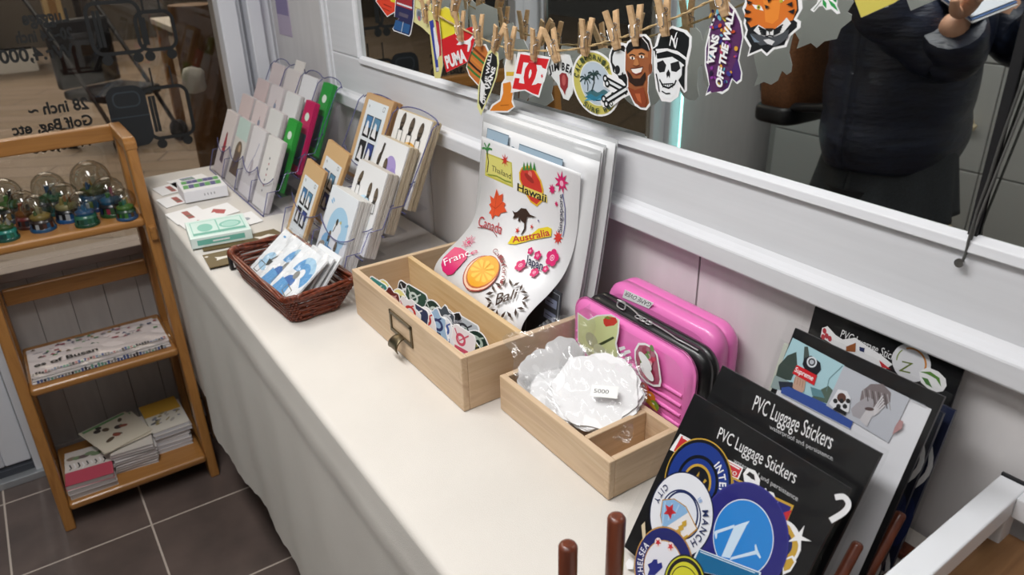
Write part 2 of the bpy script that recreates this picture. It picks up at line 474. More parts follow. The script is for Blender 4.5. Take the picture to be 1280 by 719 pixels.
# end wall: low boarded wall, sill, window frame, glazed door
w = MB()
for i in range(10):
    a = -.13+i*.079
    w.box((a+.001, GY, 0), (a+.078, GY+.03, .55), shaded_white)
w.box((-.13, GY+.006, 0), (.66, GY+.10, .55), flat('8a8480', .7))
w.box((-1.6, GY, 2.02), (.66, GY+.1, 2.5), panel_white)
w.box((-1.6, GY, 0), (-.86, GY+.1, 2.5), panel_white)
struct('wall_back', w)
t = MB(); t.box((-.13, GY-.03, .548), (.52, GY+.06, .572), flat('a59896', .5)); struct('trim_6', t, bevel=.002)
t = MB(); t.box((-.13, GY-.012, 0), (.66, GY, .06), shaded_white); struct('baseboard_back', t, bevel=.002)
wf = MB()
for a, b, y in ((.515, .560, -.035), (.560, .575, -.012), (.583, .618, -.045), (.618, .646, -.02), (.646, .66, -.006)):
    wf.box((a, GY+y, .55), (b, GY+.06, 2.05), frame_white)
wf.box((.575, GY-.004, .55), (.583, GY+.05, 2.05), flat('8f9096', .6))
wf.box((-.135, GY-.03, .55), (-.105, GY+.05, 2.05), frame_white)
wf.box((-.135, GY-.03, 1.98), (.52, GY+.05, 2.05), frame_white)
win = struct('window_1', wf, bevel=.003)
g = MB(); g.box((-.105, GY+.01, .565), (.517, GY+.016, 1.98), glass_w); g.build('pane', win)

# vinyl lettering and luggage icons on the outer face of the pane: reads mirrored from inside
pl = Plane((0, GY+.009, 0), (1, 0, 0), (0, 0, 1))     # faces the room
A = Art(); vin = flat('0d1113', .6)
def mtext(t, x_right, z, h, width):
    """mirrored line whose first letter stands at the right"""
    vs, fs, w0 = text_mesh(t, .03); k = h/.73
    A.add([(x_right-x*width/w0, z+y*k, A.h) for x, y in vs], [f_[::-1] for f_ in fs], vin)
def at(px, py): return pl.L(px, py)
def mline(t, r, l, h):
    """mirrored line from right pixel r to left pixel l, level on the glass"""
    a = at(*r); b = at(*l); mtext(t, a[0], (a[1]+b[1])/2, h, a[0]-b[0])
mline('Luggage', (86, 24), (30, 34), .030)
mline('20~24 inch', (92, 46), (22, 56), .026)
mline('Wr.4,000', (94, 68), (2, 82), .030)
mline('28 inch ~', (112, 136), (37, 145), .028)
mline('Golf Bag, etc', (117, 155), (17, 170), .026)
mline('Wr.6,000', (119, 181), (40, 192), .028)
def icon(px, py, w, h, bars=True, solid=False):
    x, z = at(px, py); t = .0085
    pts = rrect(x-w/2, z-h/2, x+w/2, z+h/2, .022)
    if solid: A.poly(pts, flat('141c22', .5))
    else: A.line(pts, t, vin, True)
    if bars:
        for d in (.72, .56): A.line([(x-w/2*d, z-h*.36), (x-w/2*d, z+h*.36)], .0075, vin)
    for d in (-.3, .3): A.disc((x+w*d, z-h/2-.014), .012, vin, 16)
    if not solid:
        A.line([(x-w*.22, z+h/2), (x-w*.22, z+h/2+.05)], .004, vin); A.line([(x+w*.22, z+h/2), (x+w*.22, z+h/2+.05)], .004, vin)
icon(145, 35, .115, .115)
icon(195, 38, .085, .088)
icon(211, 140, .105, .125)
x, z = at(163, 146)
A.poly(rrect(x-.045, z-.075, x+.045, z+.075, .028), flat('12181d', .5))
A.line(rrect(x-.030, z+.025, x+.030, z+.060, .014), .004, flat('2c353d', .5), True)
A.line([(x-.045, z), (x+.045, z)], .003, flat('2c353d', .5))
A.build('lettering', win, mat4=pl.mat())

d = MB()
d.box((-.86, GY-.03, 0), (-.80, GY+.06, 2.03), frame_white); d.box((-.165, GY-.03, 0), (-.135, GY+.06, 2.03), frame_white)
d.box((-.80, GY-.02, 1.93), (-.165, GY+.05, 2.03), frame_white)
d.box((-.80, GY-.045, 0), (-.14, GY+.05, .02), flat('b8bcc0', .35, .6))
d.box((-.80, GY-.02, .02), (-.165, GY+.03, .04), flat('3c4048', .5))
dr = struct('door_1', d, bevel=.002)
l = MB(); l.box((-.795, GY-.012, .045), (-.735, GY+.028, 1.92), frame_white); l.box((-.228, GY-.012, .045), (-.168, GY+.028, 1.92), frame_white)
l.box((-.735, GY-.012, .045), (-.228, GY+.028, .14), flat('c8cad0', .45)); l.box((-.735, GY-.005, .14), (-.228, GY+.02, .42), flat('bfc1c8', .45))
l.box((-.735, GY-.012, .42), (-.228, GY+.028, .50), frame_white); l.box((-.735, GY-.012, 1.85), (-.228, GY+.028, 1.92), frame_white)
l.build('door_leaf', dr, bevel=.004)
g = MB(); g.box((-.735, GY+.005, .50), (-.228, GY+.011, 1.85), glass_w); g.build('pane', dr)
h = MB(); h.tube([(-.205, GY-.012, .98), (-.205, GY-.05, .98), (-.205, GY-.05, 1.16), (-.205, GY-.012, 1.16)], .008, chrome, 10); h.build('handle', dr)

# room sides that only the mirror sees: locker wall on the left, plain wall behind
w = MB(); w.box((-1.6, -1.6, 0), (-1.5, GY, 2.5), panel_white); struct('wall_left', w)
w = MB(); w.box((-1.5, -1.6, 0), (.66, -1.5, 2.5), panel_white); struct('wall_front', w)
# poster on the right wall near the corner
po = Plane((WX-.001, 1.962, 1.056)); A = Art()
A.slab([(-.095, 0), (0, 0), (.012, .30), (-.085, .30)], .0015, flat('b7aac0', .6))
A.poly([(-.092, .05), (-.005, .05), (.010, .295), (-.083, .295)], flat('8b7fa6', .6))
A.poly([(-.091, .09), (-.06, .16), (-.01, .12), (.008, .28), (-.082, .29)], flat('6d6496', .6))
tag(A.build('wall_poster', mat4=po.mat()), 'small purple poster on the pale wall near the window corner', 'poster')

# ------------------------------------------------------------ outside the glass
def out_post(x, y, r, h, m, label):
    b = MB(); b.lathe([(r*1.1, 0), (r, .05), (r*.97, h)], m, (0, 0, 0), 14)
    o = b.build('timber_post'); o.location = (x, y, 0); tag(o, label, 'post'); return o
trunk = noise_mat('brown_timber', [(.3, '5a3d20'), (.6, '7a552c'), (.8, '8a6436')], (12, 12, 2), 3, 4, .7)
p_ = onY(252, 130, 3.2); out_post(p_.x+.03, 3.2, .085, 1.05, trunk, 'thick brown timber post just outside the shop window')
ob = MB(); ob.box((.78, 3.0, 0), (.86, 3.08, 2.4), flat('8d8a80', .6)); tag(ob.build('metal_post', bevel=.006), 'grey metal post rising outside the window', 'post')
p_ = onZ(92, 107, 0)
ob = MB(); ob.box((p_.x-.075, p_.y, 0), (p_.x+.075, p_.y+.12, 2.6), flat('a08a62', .6)); ob.box((p_.x-.03, p_.y-.01, 0), (p_.x+.03, p_.y, 2.6), flat('7a5a30', .6)); tag(ob.build('timber_post', bevel=.006), 'pale square timber post outside with a brown strip', 'post')
# white bag by the post
rnd = random.Random(3); p_ = onY(243, 100, 3.07)
bg = MB(); bg.sphere((0, 0, 0), .043, flat('d9d9d6', .5), 18, (1, .8, 1.15))
for v in bg.v: v *= 1+.16*math.sin(v.x*100+1)*math.cos(v.z*90)+.05*rnd.uniform(-1, 1)
o = bg.build('plastic_bag'); o.location = p_; tag(o, 'crumpled white plastic bag hanging on the timber post outside', 'bag')
def out_table(x, y, w, d, h, top, leg, label, zr=0):
    t = thing('outdoor_table', label, 'table', (x, y, 0), zr)
    b = MB(); b.box((-w/2, -d/2, h-.04), (w/2, d/2, h), top); b.build('tabletop', t, bevel=.006)
    for sx in (-1, 1):
        for sy in (-1, 1):
            b = MB(); b.box((sx*(w/2-.05)-.03, sy*(d/2-.05)-.03, 0), (sx*(w/2-.05)+.03, sy*(d/2-.05)+.03, h-.04), leg); b.build('leg', t)
    return t
out_table(1.62, 5.6, 1.2, .7, .76, flat('b9b3ac', .5), flat('8a6236', .6), 'light topped table with brown legs outside the window')
out_table(-.05, 9.6, 2.2, .8, .8, flat('d8d8d6', .5), flat('3a3434', .6), 'long white counter table far outside at the back')
def crate(x, y, z, sx, sy, sz, m, label, zr=0):
    b = MB(); b.box((-sx/2, -sy/2, 0), (sx/2, sy/2, sz), m); b.box((-sx/2-.004, -sy/2-.004, sz-.03), (sx/2+.004, sy/2+.004, sz), m)
    o = b.build('storage_box', bevel=.006); o.location = (x, y, z); o.rotation_euler = (0, 0, zr); tag(o, label, 'box')
crate(1.45, 5.5, .76, .16, .16, .22, flat('4a5f94', .5), 'blue container on the light table outside')
crate(1.70, 5.5, .76, .18, .16, .16, flat('cfc4c0', .5), 'pale box on the light table outside')
crate(2.0, 5.6, .76, .2, .2, .2, flat('3a2a2a', .5), 'dark box on the light table outside')
crate(.45, 9.5, .8, .4, .3, .35, flat('2a3a6a', .5), 'navy box on the white counter outside')
crate(-.6, 9.5, .8, .5, .3, .22, flat('c8b53e', .5), 'yellow box on the white counter outside')
crate(-.35, 7.0, 0, .35, .3, .42, flat('b83a24', .5), 'red crate on the planks outside')
crate(-.4, 10.6, 0, 1.2, .5, 1.15, flat('2a2622', .5), 'dark brown cabinet at the far left outside')
def push_chair(x, y, zr, label):
    t = thing('folding_cart', label, 'cart', (x, y, 0), zr); dk = flat('20232a', .5)
    b = MB(); b.box((-.22, -.2, .32), (.22, .2, .38), dk); b.build('seat', t, bevel=.02)
    b = MB(); b.box((-.22, .18, .38), (.22, .24, .80), dk); b.build('backrest', t, bevel=.02)
    for sx in (-1, 1):
        b = MB(); b.tube([(sx*.22, -.28, .07), (sx*.22, -.1, .35), (sx*.22, .22, .8), (sx*.22, .36, .98)], .014, dk, 8); b.build('side_frame', t)
        for sy in (-.28, .25):
            b = MB(); b.tube([(sx*.2, sy, .07), (sx*.24, sy, .07)], .07, dk, 16); b.build('wheel', t)
    b = MB(); b.tube([(-.22, .36, .98), (.22, .36, .98)], .015, dk, 8); b.build('handle', t)
push_chair(.66, 5.7, .5, 'dark folding cart parked outside the window')
p_ = onZ(14, 90, 0); crate(p_.x, p_.y, 0, .5, .25, .22, flat('e4e4e2', .5), 'low white crate on the planks far outside at the left')
ob = MB(); ob.box((-5, 11.5, 0), (6, 11.7, 3.2), flat('4a4238', .7)); ob.box((-5, 11.45, 1.0), (6, 11.5, 1.15), flat('6a5a48', .7))
tag(ob.build('far_wall'), 'dark brown wall far behind everything outside', 'wall', kind='structure')

# ------------------------------------------------------------ lockers behind the viewer (reflected)
lk = thing('locker_bank', 'bank of white storage lockers reflected in the mirror', 'locker', (-1.495, 0, 0))
b = MB(); b.box((0, -.9, 0), (.18, 2.0, 1.9), flat('9c9c9a', .5)); b.build('body', lk)
ld = flat('bdbdba', .45)
for i in range(7):
    y0 = -.87+i*.405
    for j in range(5):
        z0 = .18+j*.345
        b = MB(); b.box((.18, y0+.002, z0+.002), (.198, y0+.403, z0+.343), ld); dd = b.build('door', lk, bevel=.003)
        b = MB(); b.tube([(.198, y0+.06, z0+.16), (.225, y0+.06, z0+.16)], .010, flat('d8c7a4', .5), 8); b.tube([(.228, y0+.03, z0+.15), (.228, y0+.09, z0+.17)], .011, flat('d8c7a4', .5), 8); b.build('handle', dd)
# cardboard boxes and a lit sign strip beside the door (reflected)
card = noise_mat('corrugated_card', [(.3, '8a6d3c'), (.7, '9c7d48')], (4, 4, 20), 4, 3, .7)
def carton(x, y, z, sx, sy, sz, label):
    t = thing('cardboard_box', label, 'box', (x, y, z)); b = MB(); b.box((-sx/2, -sy/2, 0), (sx/2, sy/2, sz), card); b.build('body', t, bevel=.003)
    b = MB(); b.box((-sx/2-.001, -.025, sz-.08), (sx/2+.001, .025, sz+.001), flat('b59a62', .4)); b.build('tape', t)
_c = mir(805, 168, -.70); carton(-.70, _c.y, 0, .30, .22, .40, 'cardboard box standing by the glazed door, seen in the mirror')
b = MB(); b.tube([(-.84, 2.05, .45), (-.84, 2.05, 1.9)], .004, flat('9ff0ea', .4, emit=4), 8); b.tube([(-.84, 2.05, .45), (-.80, 2.05, .44)], .004, flat('9ff0ea', .4, emit=5), 8)
tag(b.build('light_tube'), 'thin teal light tube standing by the door frame, seen in the mirror', 'lamp')

# ============================================================ TABLE
tb = thing('display_table', 'long display table under the cream cloth along the white wall', 'table', (.44, .9, 0))
b = MB(); b.box((-.183, -1.2, .72), (.20, 1.14, TZ-.004), plank); b.build('tabletop', tb)
for sx in (-.155, .17):
    for sy in (-1.1, 1.08):
        b = MB(); b.box((sx-.02, sy-.02, 0), (sx+.02, sy+.02, .72), plank); b.build('leg', tb)
# cloth: flat top, rounded front edge, hanging skirt with shallow folds and a scalloped hem
c = MB()
XF, Y0, Y1, HEM = .236, -.3, 2.045, .245
def cloth(u, v):
    y = Y0+(Y1-Y0)*u
    wv = .5+.5*math.sin(y*7.3)*math.sin(y*3.1+1)
    near_rack = min(1, max(0, (y-1.68)/.08)); XF_ = XF+.009*near_rack; wv *= 1-near_rack
    if v < .45:                                    # top
        x = .650-(.650-XF_-.010)*v/.45
        z = TZ + (.0006*math.sin(y*21)*math.sin(x*33))
        return (x, y, z)
    if v < .55:                                    # rounded edge
        a = (v-.45)/.10*PI/2
        return (XF_+.010-.010*math.sin(a), y, TZ-.010+.010*math.cos(a))
    t = (v-.55)/.45
    hem = HEM + .006*abs(math.sin(y*PI/.045)) + .006*math.sin(y*2.6)
    z = TZ-.010 - t*(TZ-.010-hem)
    x = XF_ - (1-near_rack)*((.002+.005*t)*math.sin(y*9+.8*math.sin(y*4))*t + .004*math.exp(-((z-.69)/.018)**2) + .003*t*math.sin(y*31+2*t) + .010*t*wv)
    return (x, y, z)
c.grid(cloth, 420, 60, cloth_m)
def cloth_end(u, v):
    x = .650-(.650-XF-.009)*u; hem = HEM+.007*abs(math.sin(x*PI/.062))
    z = TZ-(TZ-hem)*v
    return (x, Y1+.006*v*math.sin(x*40)+.004*min(v*20, 1), z)
c.grid(cloth_end, 40, 20, cloth_m)
o = c.build('tablecloth', merge=True)
tag(o, 'cream cotton cloth with scalloped hem draped over the long table', 'tablecloth')
for nm, px, py, r in (('dark_speck', 445, 454, .0016), ('dark_speck', 615, 710, .001)):
    pass

# ============================================================ LADDER RACK
rk = thing('ladder_rack', 'honey coloured wooden rack with three shelves beside the table', 'rack', (0, 0, 0))
def leg_prism(x0, x1, pts, name='leg', m=oak_z):
    b = MB(); b.prism(pts, x0, x1, m, 'x'); return b.build(name, rk, bevel=.004)
XL0, XL1, XR0, XR1 = -.130, -.106, .213, .236
for x0, x1 in ((XL0, XL1), (XR0, XR1)):
    leg_prism(x0, x1, [(1.785, 0), (1.828, 0), (1.922, .874), (1.882, .882), (1.874, .868)])
    leg_prism(x0+.002, x1-.002, [(2.035, 0), (2.072, 0), (2.072, .86), (2.035, .86)])
    leg_prism(x0-.002, x1+.002, [(1.872, .862), (2.08, .862), (2.088, .874), (2.080, .888), (1.885, .890), (1.872, .880)], 'top_cap', oak_y)
    for z in (.055, .36, .69):
        leg_prism(x0+.004, x1-.004, [(1.84, z-.035), (2.04, z-.035), (2.04, z), (1.84, z)], 'side_rail', oak_y)
for z, yf in ((.690, 1.852), (.361, 1.815), (.055, 1.783)):
    b = MB(); b.box((XL1, yf, z), (XR0, 2.05, z+.020), oak_x); b.build('shelf', rk, bevel=.007, seg=3)
b = MB(); b.box((XL1, 2.045, .851), (XR0, 2.066, .889), oak_x); b.build('top_rail', rk, bevel=.003)
b = MB(); b.box((XL1, 2.040, .500), (XR0, 2.058, .540), oak_x); b.build('back_rail', rk, bevel=.003)
# ============================================================ SNOW GLOBES
def snow_globe(px, py, r, base_cols, inner_cols, label, glass_h=1.0, zs=.710, seed=0):
    p = onZ(px, py, zs); p.y = min(max(p.y, 1.875), 2.03)
    p = onY(px, py, p.y)
    t = thing('snow_globe', label, 'snow globe', (p.x, p.y, zs))
    rb = r*.82; hb = r*.9; rnd = random.Random(seed)
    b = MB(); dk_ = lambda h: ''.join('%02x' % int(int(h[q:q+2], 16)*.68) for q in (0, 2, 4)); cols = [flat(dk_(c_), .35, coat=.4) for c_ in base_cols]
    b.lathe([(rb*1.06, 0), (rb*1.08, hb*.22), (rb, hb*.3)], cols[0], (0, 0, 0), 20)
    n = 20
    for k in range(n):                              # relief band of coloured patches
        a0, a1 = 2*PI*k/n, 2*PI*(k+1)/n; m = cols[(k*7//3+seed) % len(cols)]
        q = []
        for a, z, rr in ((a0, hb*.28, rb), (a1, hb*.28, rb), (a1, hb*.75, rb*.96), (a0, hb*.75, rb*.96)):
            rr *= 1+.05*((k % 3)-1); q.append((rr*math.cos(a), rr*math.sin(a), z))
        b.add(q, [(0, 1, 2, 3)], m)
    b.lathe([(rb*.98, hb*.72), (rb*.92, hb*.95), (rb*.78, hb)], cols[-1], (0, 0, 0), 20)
    b.build('base', t)
    cz = hb+r*.78
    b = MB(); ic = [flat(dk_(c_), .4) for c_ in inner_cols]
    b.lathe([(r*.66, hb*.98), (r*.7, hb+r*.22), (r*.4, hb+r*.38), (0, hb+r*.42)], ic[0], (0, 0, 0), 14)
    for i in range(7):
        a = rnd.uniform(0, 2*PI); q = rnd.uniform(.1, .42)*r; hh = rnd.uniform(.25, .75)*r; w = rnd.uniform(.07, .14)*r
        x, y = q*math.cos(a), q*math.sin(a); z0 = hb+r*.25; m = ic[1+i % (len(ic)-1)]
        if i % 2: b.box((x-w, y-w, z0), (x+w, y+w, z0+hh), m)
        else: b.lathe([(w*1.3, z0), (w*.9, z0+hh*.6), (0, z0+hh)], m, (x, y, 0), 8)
    b.build('scene', t)
    b = MB(); b.sphere((0, 0, cz), r, globe_glass, 28); b.build('glass_dome', t)
    return t
GL = [
 (10, 299, .030, ['1d6a5c', '2a8f6a', '15545a', '2fb0a0'], ['3a7d3a', 'd8c890', 'e0e0e0', '7a4a2a'], 'snow globe with dark teal base at the front left of the rack shelf'),
 (15, 272, .040, ['20507a', 'd0a53a', '1f6aa0', '202020'], ['3f8a3a', '6ab04a', 'd8d0b0', '3a3a3a'], 'large pale snow globe with blue and yellow base at the far left of the shelf'),
 (38, 283, .034, ['5a2a20', 'd8d8d8', '202838', '8a2a2a'], ['b06a30', 'c85a3a', '303030', 'd0b080'], 'amber tinted snow globe behind the small car base globe'),
 (55, 287, .033, ['2a6aa0', 'dfe6ea', '6a3a2a', '3a2a24'], ['c8b060', 'a08a4a', '6a8a4a', 'd8d0a0'], 'snow globe with a blue and white base at the front of the shelf'),
 (70, 266, .040, ['1f6a6a', '8aa040', '2a4a2a', '1a2a30'], ['2f9a6a', 'd8c04a', 'e0e0d8', '3a6a9a'], 'clear snow globe with a white tower and teal base'),
 (88, 275, .036, ['2a6ab0', 'd8e0e6', '20304a', '101418'], ['d8cf90', 'c0b060', '6aa06a', 'd08a4a'], 'orange tinted snow globe with blue and black base in the middle'),
 (110, 281, .032, ['1f5a3a', '2a7a50', '2a6a5a', '3a8a6a'], ['2a7ac0', '3a9ad8', 'd8e4ea', '206aa0'], 'blue snow globe on a green base near the shelf front'),
 (123, 260, .047, ['2a4a8a', '7aa03a', '1a2a5a', '2a6aa0'], ['6a7a3a', 'c8a050', '3a6aa0', 'd0c8b0'], 'largest snow globe, at the back near the right side post'),
 (143, 268, .037, ['3a6a3a', '203a6a', 'b83a5a', '1f1f28'], ['3a8ac0', 'd8b070', 'c05a7a', '4a9a4a'], 'snow globe with pink and blue scenery beside the largest one'),
 (160, 274, .029, ['3a6aa0', '4a9a3a', '6a4a2a', '2a5a3a'], ['6ab04a', '3ab0a0', 'd8c05a', '2a7a3a'], 'small green snow globe at the right front corner of the shelf'),
]
for i, (px, py, r, bc, ic, lb) in enumerate(GL): snow_globe(px, py, r*.92, bc, ic, lb, seed=i)

# ============================================================ RACK PRINTED MATTER
def pile(name, cat, x, y, z, w, d, n, th, cols, top, rot, labels, group, jit=.006, seed=0, art=None):
    rnd = random.Random(seed); zz = z
    for i in range(n):
        t = thing(name, labels[min(i, len(labels)-1)] if isinstance(labels, list) else labels, cat, (x+rnd.uniform(-jit, jit), y+rnd.uniform(-jit, jit), zz), rot+rnd.uniform(-.06, .06), group)
        b = MB(); b.box((-w/2+.001, -d/2+.001, .0006), (w/2-.0015, d/2-.001, th-.0006), flat(cols[i % len(cols)], .7)); b.build('pages', t)
        cv = MB(); m = flat(top if i == n-1 else 'cfcac8', .4)
        cv.box((-w/2, -d/2, 0), (w/2, d/2, .0006), m); cv.box((-w/2, -d/2, th-.0006), (w/2, d/2, th), m); cv.box((-w/2, -d/2, 0), (-w/2+.0008, d/2, th), m)
        cv.build('cover', t)
        if i == n-1 and art:
            A = Art(); A.h = 1e-4; art(A, w, d); A.build('cover_print', t).location = (0, 0, th)
        zz += th+.0003
    return zz
SZ = .075
def pink_art(A, w, d):
    A.rect(-w/2, -d*.12, w/2, d/2, flat('cfc6c0', .5)); A.rect(-w*.48, -d*.5, w*.48, -d*.12, flat('b84a5c', .5))
    rnd = random.Random(5)
    for i in range(9): A.line([(-w*.4+i*w*.09, -d*.1+rnd.uniform(0, .01)), (-w*.36+i*w*.09, -d*.02), (-w*.40+i*w*.09, d*.05+rnd.uniform(0, .01))], .003, flat('e4e0e0', .5) if i % 2 else ink)
    for i in range(6): A.ell((-w*.35+i*w*.13, d*.3+rnd.uniform(-.01, .01)), .012, .008, flat(rnd.choice(['7a8a6a', '8a7a6a', '6a5a5a']), .5))
z_ = pile('booklet', 'booklet', -.043, 1.868, SZ, .105, .145, 3, .013, ['aaa29f', 'b5adab'], 'c85a6a', -.05,
     ['thick booklet at the bottom of the left pile on the lowest shelf', 'middle booklet of the left pile under the pink one', 'pink covered booklet topmost of the left pile on the lowest shelf'], None, .002, 1, pink_art)
z_ = pile('booklet', 'booklet', .063, 1.905, SZ, .10, .145, 8, .0072, ['a9a1a1', 'b2abab'], 'cfc8c0', -.05,
     'thin greyish booklet in the middle pile on the lowest shelf', 'stacked booklets in the middle pile', .002, 2)
def open_art(A, w, d):
    rnd = random.Random(8)
    for i in range(10): A.ell((rnd.uniform(-w*.3, w*.3), rnd.uniform(-d*.2, d*.38)), rnd.uniform(.006, .014), rnd.uniform(.004, .010), flat(rnd.choice(['3a3230', '5a4a3a', '8a4a3a', '5a7a5a']), .5), rnd.uniform(0, 3), 12)
    A.rect(-w*.46, d*.40, w*.46, d*.47, flat('6f9a6a', .5))
for i, (rot, lb, dz, tx) in enumerate(((.33, 'cream leaflet lying slanted across the middle pile of booklets', .003, .10), (.22, 'second cream leaflet under the slanted one on the middle pile', 0, .07))):
    t = thing('leaflet', lb, 'leaflet', (.035+.006*i, 1.925, z_+dz+.004), 0); t.rotation_euler = (0, tx*0, rot)
    b = MB(); b.box((-.062, -.07, 0), (.062, .07, .002), flat('cfc6b4', .6)); b.build('sheet', t)
    A = Art(); A.h = 1e-4; open_art(A, .12, .14); A.build('print', t).location = (0, 0, .002)
def yel_art(A, w, d):
    A.rect(-w*.5, d*.05, w*.5, d*.5, flat('c79a3a', .5)); rnd = random.Random(4)
    for i in range(16): A.ell((rnd.uniform(-w*.4, w*.4), rnd.uniform(-d*.28, d*.05)), rnd.uniform(.004, .010), rnd.uniform(.002, .006), flat(rnd.choice(['8a8a90', '5a5a60', '9a8a5a', 'b0a8a0']), .5), rnd.uniform(0, 3), 10)
pile('booklet', 'booklet', .157, 1.935, SZ, .092, .15, 6, .011, ['c8c8cc', 'bcbcc2', 'd4d4d8'], 'd6d0c4', .0,
     ['white booklet in the lower part of the right pile under the yellow one']*5+['booklet with yellow and grey drawn cover topmost of the right pile'], 'booklets in the right pile', .004, 3, yel_art)
# map poster folded on the middle shelf, in its clear bag
MZ = .381
t = thing('folded_map', 'folded illustrated city map in a clear bag on the middle shelf', 'map', (.052, 1.905, MZ), .0)
b = MB()
for i in range(3): b.box((-.150+.002*i, -.070+.001*i, i*.006), (.150-.001*i, .085, i*.006+.0055), flat('cfc9c6' if i % 2 else 'd8d2d0', .6))
b.build('sheets', t, bevel=.002)
A = Art(); A.h = 1e-4; rnd = random.Random(11)
A.rect(-.148, -.068, .149, .084, flat('d6cccb', .6))
for i in range(70):
    x, y = rnd.uniform(-.14, .14), rnd.uniform(.018, .08)
    m = flat(rnd.choice(['6a7a72', '4f8a52', '9a4a4a', '3a4a6a', '6a5a4a', 'b08a4a', '8a8a90', 'a05a6a']), .5)
    k = i % 4
    if k == 0: A.line([(x, y), (x+rnd.uniform(-.02, .02), y+rnd.uniform(-.008, .01))], .0015, m)
    elif k == 1: A.rect(x, y, x+.010, y+.006, m)
    elif k == 2: A.star((x, y), .002, .006, 5, m)
    else: A.poly([(x, y), (x+.012, y), (x+.006, y+.009)], m)
A.text('es of Busan', (-.138, -.022), .017, ink, .0, width=.135, bold=.03)
for i in range(46):
    x = -.145+i*.0063; m = flat(rnd.choice(['7a8aa0', '4a5a8a', '8a8a88', 'b07a7a', '3a3a40', '6a9a8a']), .5)
    A.rect(x, -.064+rnd.uniform(0, .004), x+.005, -.056+rnd.uniform(0, .008), m)
A.build('map_print', t).location = (0, 0, .0176)
A = Art(); A.h = 1e-4
for i in range(40):
    x = -.14+i*.007; A.rect(x, .0015, x+.005, .010+rnd.uniform(-.004, .004), flat(rnd.choice(['7a8aa0', '4a5a8a', '8a8a88', '3a3a40', '6a9a8a']), .5))
o = A.build('edge_print', t); o.matrix_local = Matrix(((1, 0, 0, 0), (0, 0, -1, -.0712), (0, 1, 0, .001), (0, 0, 0, 1)))
def bagf(u, v): return (-.156+.312*u, -.074+.165*v, .0195+.004*math.sin(u*17+v*9)*math.sin(v*11))
b = MB(); b.grid(bagf, 30, 16, cello_flat); b.build('clear_bag', t)

# ============================================================ ACRYLIC HOLDERS
def holder(name, label, y_left, y_right, x0, cols, tiers=4, dx=.044, dz=.033):
    """stepped leaflet holder, faces the room; local a runs towards the viewer along the wall, b into the wall, c up"""
    W = y_left-y_right
    M4 = Matrix(((0, 1, 0, x0), (-1, 0, 0, y_left), (0, 0, 1, TZ+.0015), (0, 0, 0, 1)))
    t = thing(name, label, 'leaflet holder', mat4=M4)
    lean = (.40, .916)           # pocket direction (b, c)
    T = .0022
    # stepped side and divider outlines
    def outline():
        pts = [(0, 0)]
        for k in range(tiers):
            b0, c0 = k*dx, k*dz
            pts += [(b0+lean[0]*.052-.004, c0+lean[1]*.052+.002)]
            if k < tiers-1:
                pts += [(b0+lean[0]*.052+.022, c0+lean[1]*.052+.002)]
        top = ((tiers-1)*dx+.012+lean[0]*.162, (tiers-1)*dz+lean[1]*.162)
        pts += [(top[0]-.012, top[1]-.008), top, (tiers*dx+.004, tiers*dz-.02), (tiers*dx, 0)]
        return pts
    ol = outline()
    for i in range(cols+1):
        a = W*i/cols
        b = MB(); b.prism(ol, a-T/2, a+T/2, acryl, 'x'); b.build('side_panel' if i in (0, cols) else 'divider', t)
        b = MB(); b.tube([(a, p[0], p[1]) for p in ol[:-2]], .0011, acryl_edge, 5); b.build('panel_edge', t)
    for k in range(tiers):
        b0, c0 = k*dx, k*dz; h = .085 if k == 0 else .060
        b = MB()
        for i in range(cols):       # scooped front lip
            a0, a1 = W*i/cols, W*(i+1)/cols; n = 14; vs = []; fs = []
            for j in range(n+1):
                s_ = j/n; hh = h-.024*math.sin(PI*s_)**.8 - (0 if k else .0)
                a = a0+(a1-a0)*s_
                vs += [(a, b0, c0), (a, b0+lean[0]*hh, c0+lean[1]*hh)]
            for j in range(n): fs.append((2*j, 2*j+2, 2*j+3, 2*j+1))
            b.add(vs, fs, acryl)
            b.tube([vs[2*j+1] for j in range(n+1)], .0010, acryl_edge, 5)
        b.box((0, b0, c0), (W, b0+dx, c0+T), acryl)
        b.tube([(0, b0, c0+.001), (W, b0, c0+.001)], .0014, acryl_edge, 5)
        b.build('pocket', t)
    bb, cc = (tiers-1)*dx+.014, (tiers-1)*dz
    b = MB(); n = 30; vs = []; fs = []
    for j in range(n+1):
        s_ = j/n; hh = .158+.014*abs(math.sin(PI*s_*cols/1.0))**.5; a = W*s_
        vs += [(a, bb, cc), (a, bb+lean[0]*hh, cc+lean[1]*hh)]
    for j in range(n): fs.append((2*j, 2*j+2, 2*j+3, 2*j+1))
    b.add(vs, fs, acryl); b.tube([vs[2*j+1] for j in range(n+1)], .0012, acryl_edge, 5); b.build('back_panel', t)
    def slot(col, k, off=.0, back=0., up=0., tilt=0.):
        """plane matrix for a card in column col, tier k: local x along a, y up the card, z to the room"""
        a = W*(col+.5)/cols+off
        o = Vector((a, k*dx+.006+back, k*dz+.003+up))
        U = Vector((math.cos(tilt), 0, math.sin(tilt)))
        V = Vector((0, lean[0], lean[1])); V = (V-U*V.dot(U)).normalized(); Nn = U.cross(V)
        m = Matrix.Identity(4)
        for i in range(3): m[i][0] = U[i]; m[i][1] = V[i]; m[i][2] = Nn[i]; m[i][3] = o[i]
        return M4 @ m
    return t, slot, W/cols
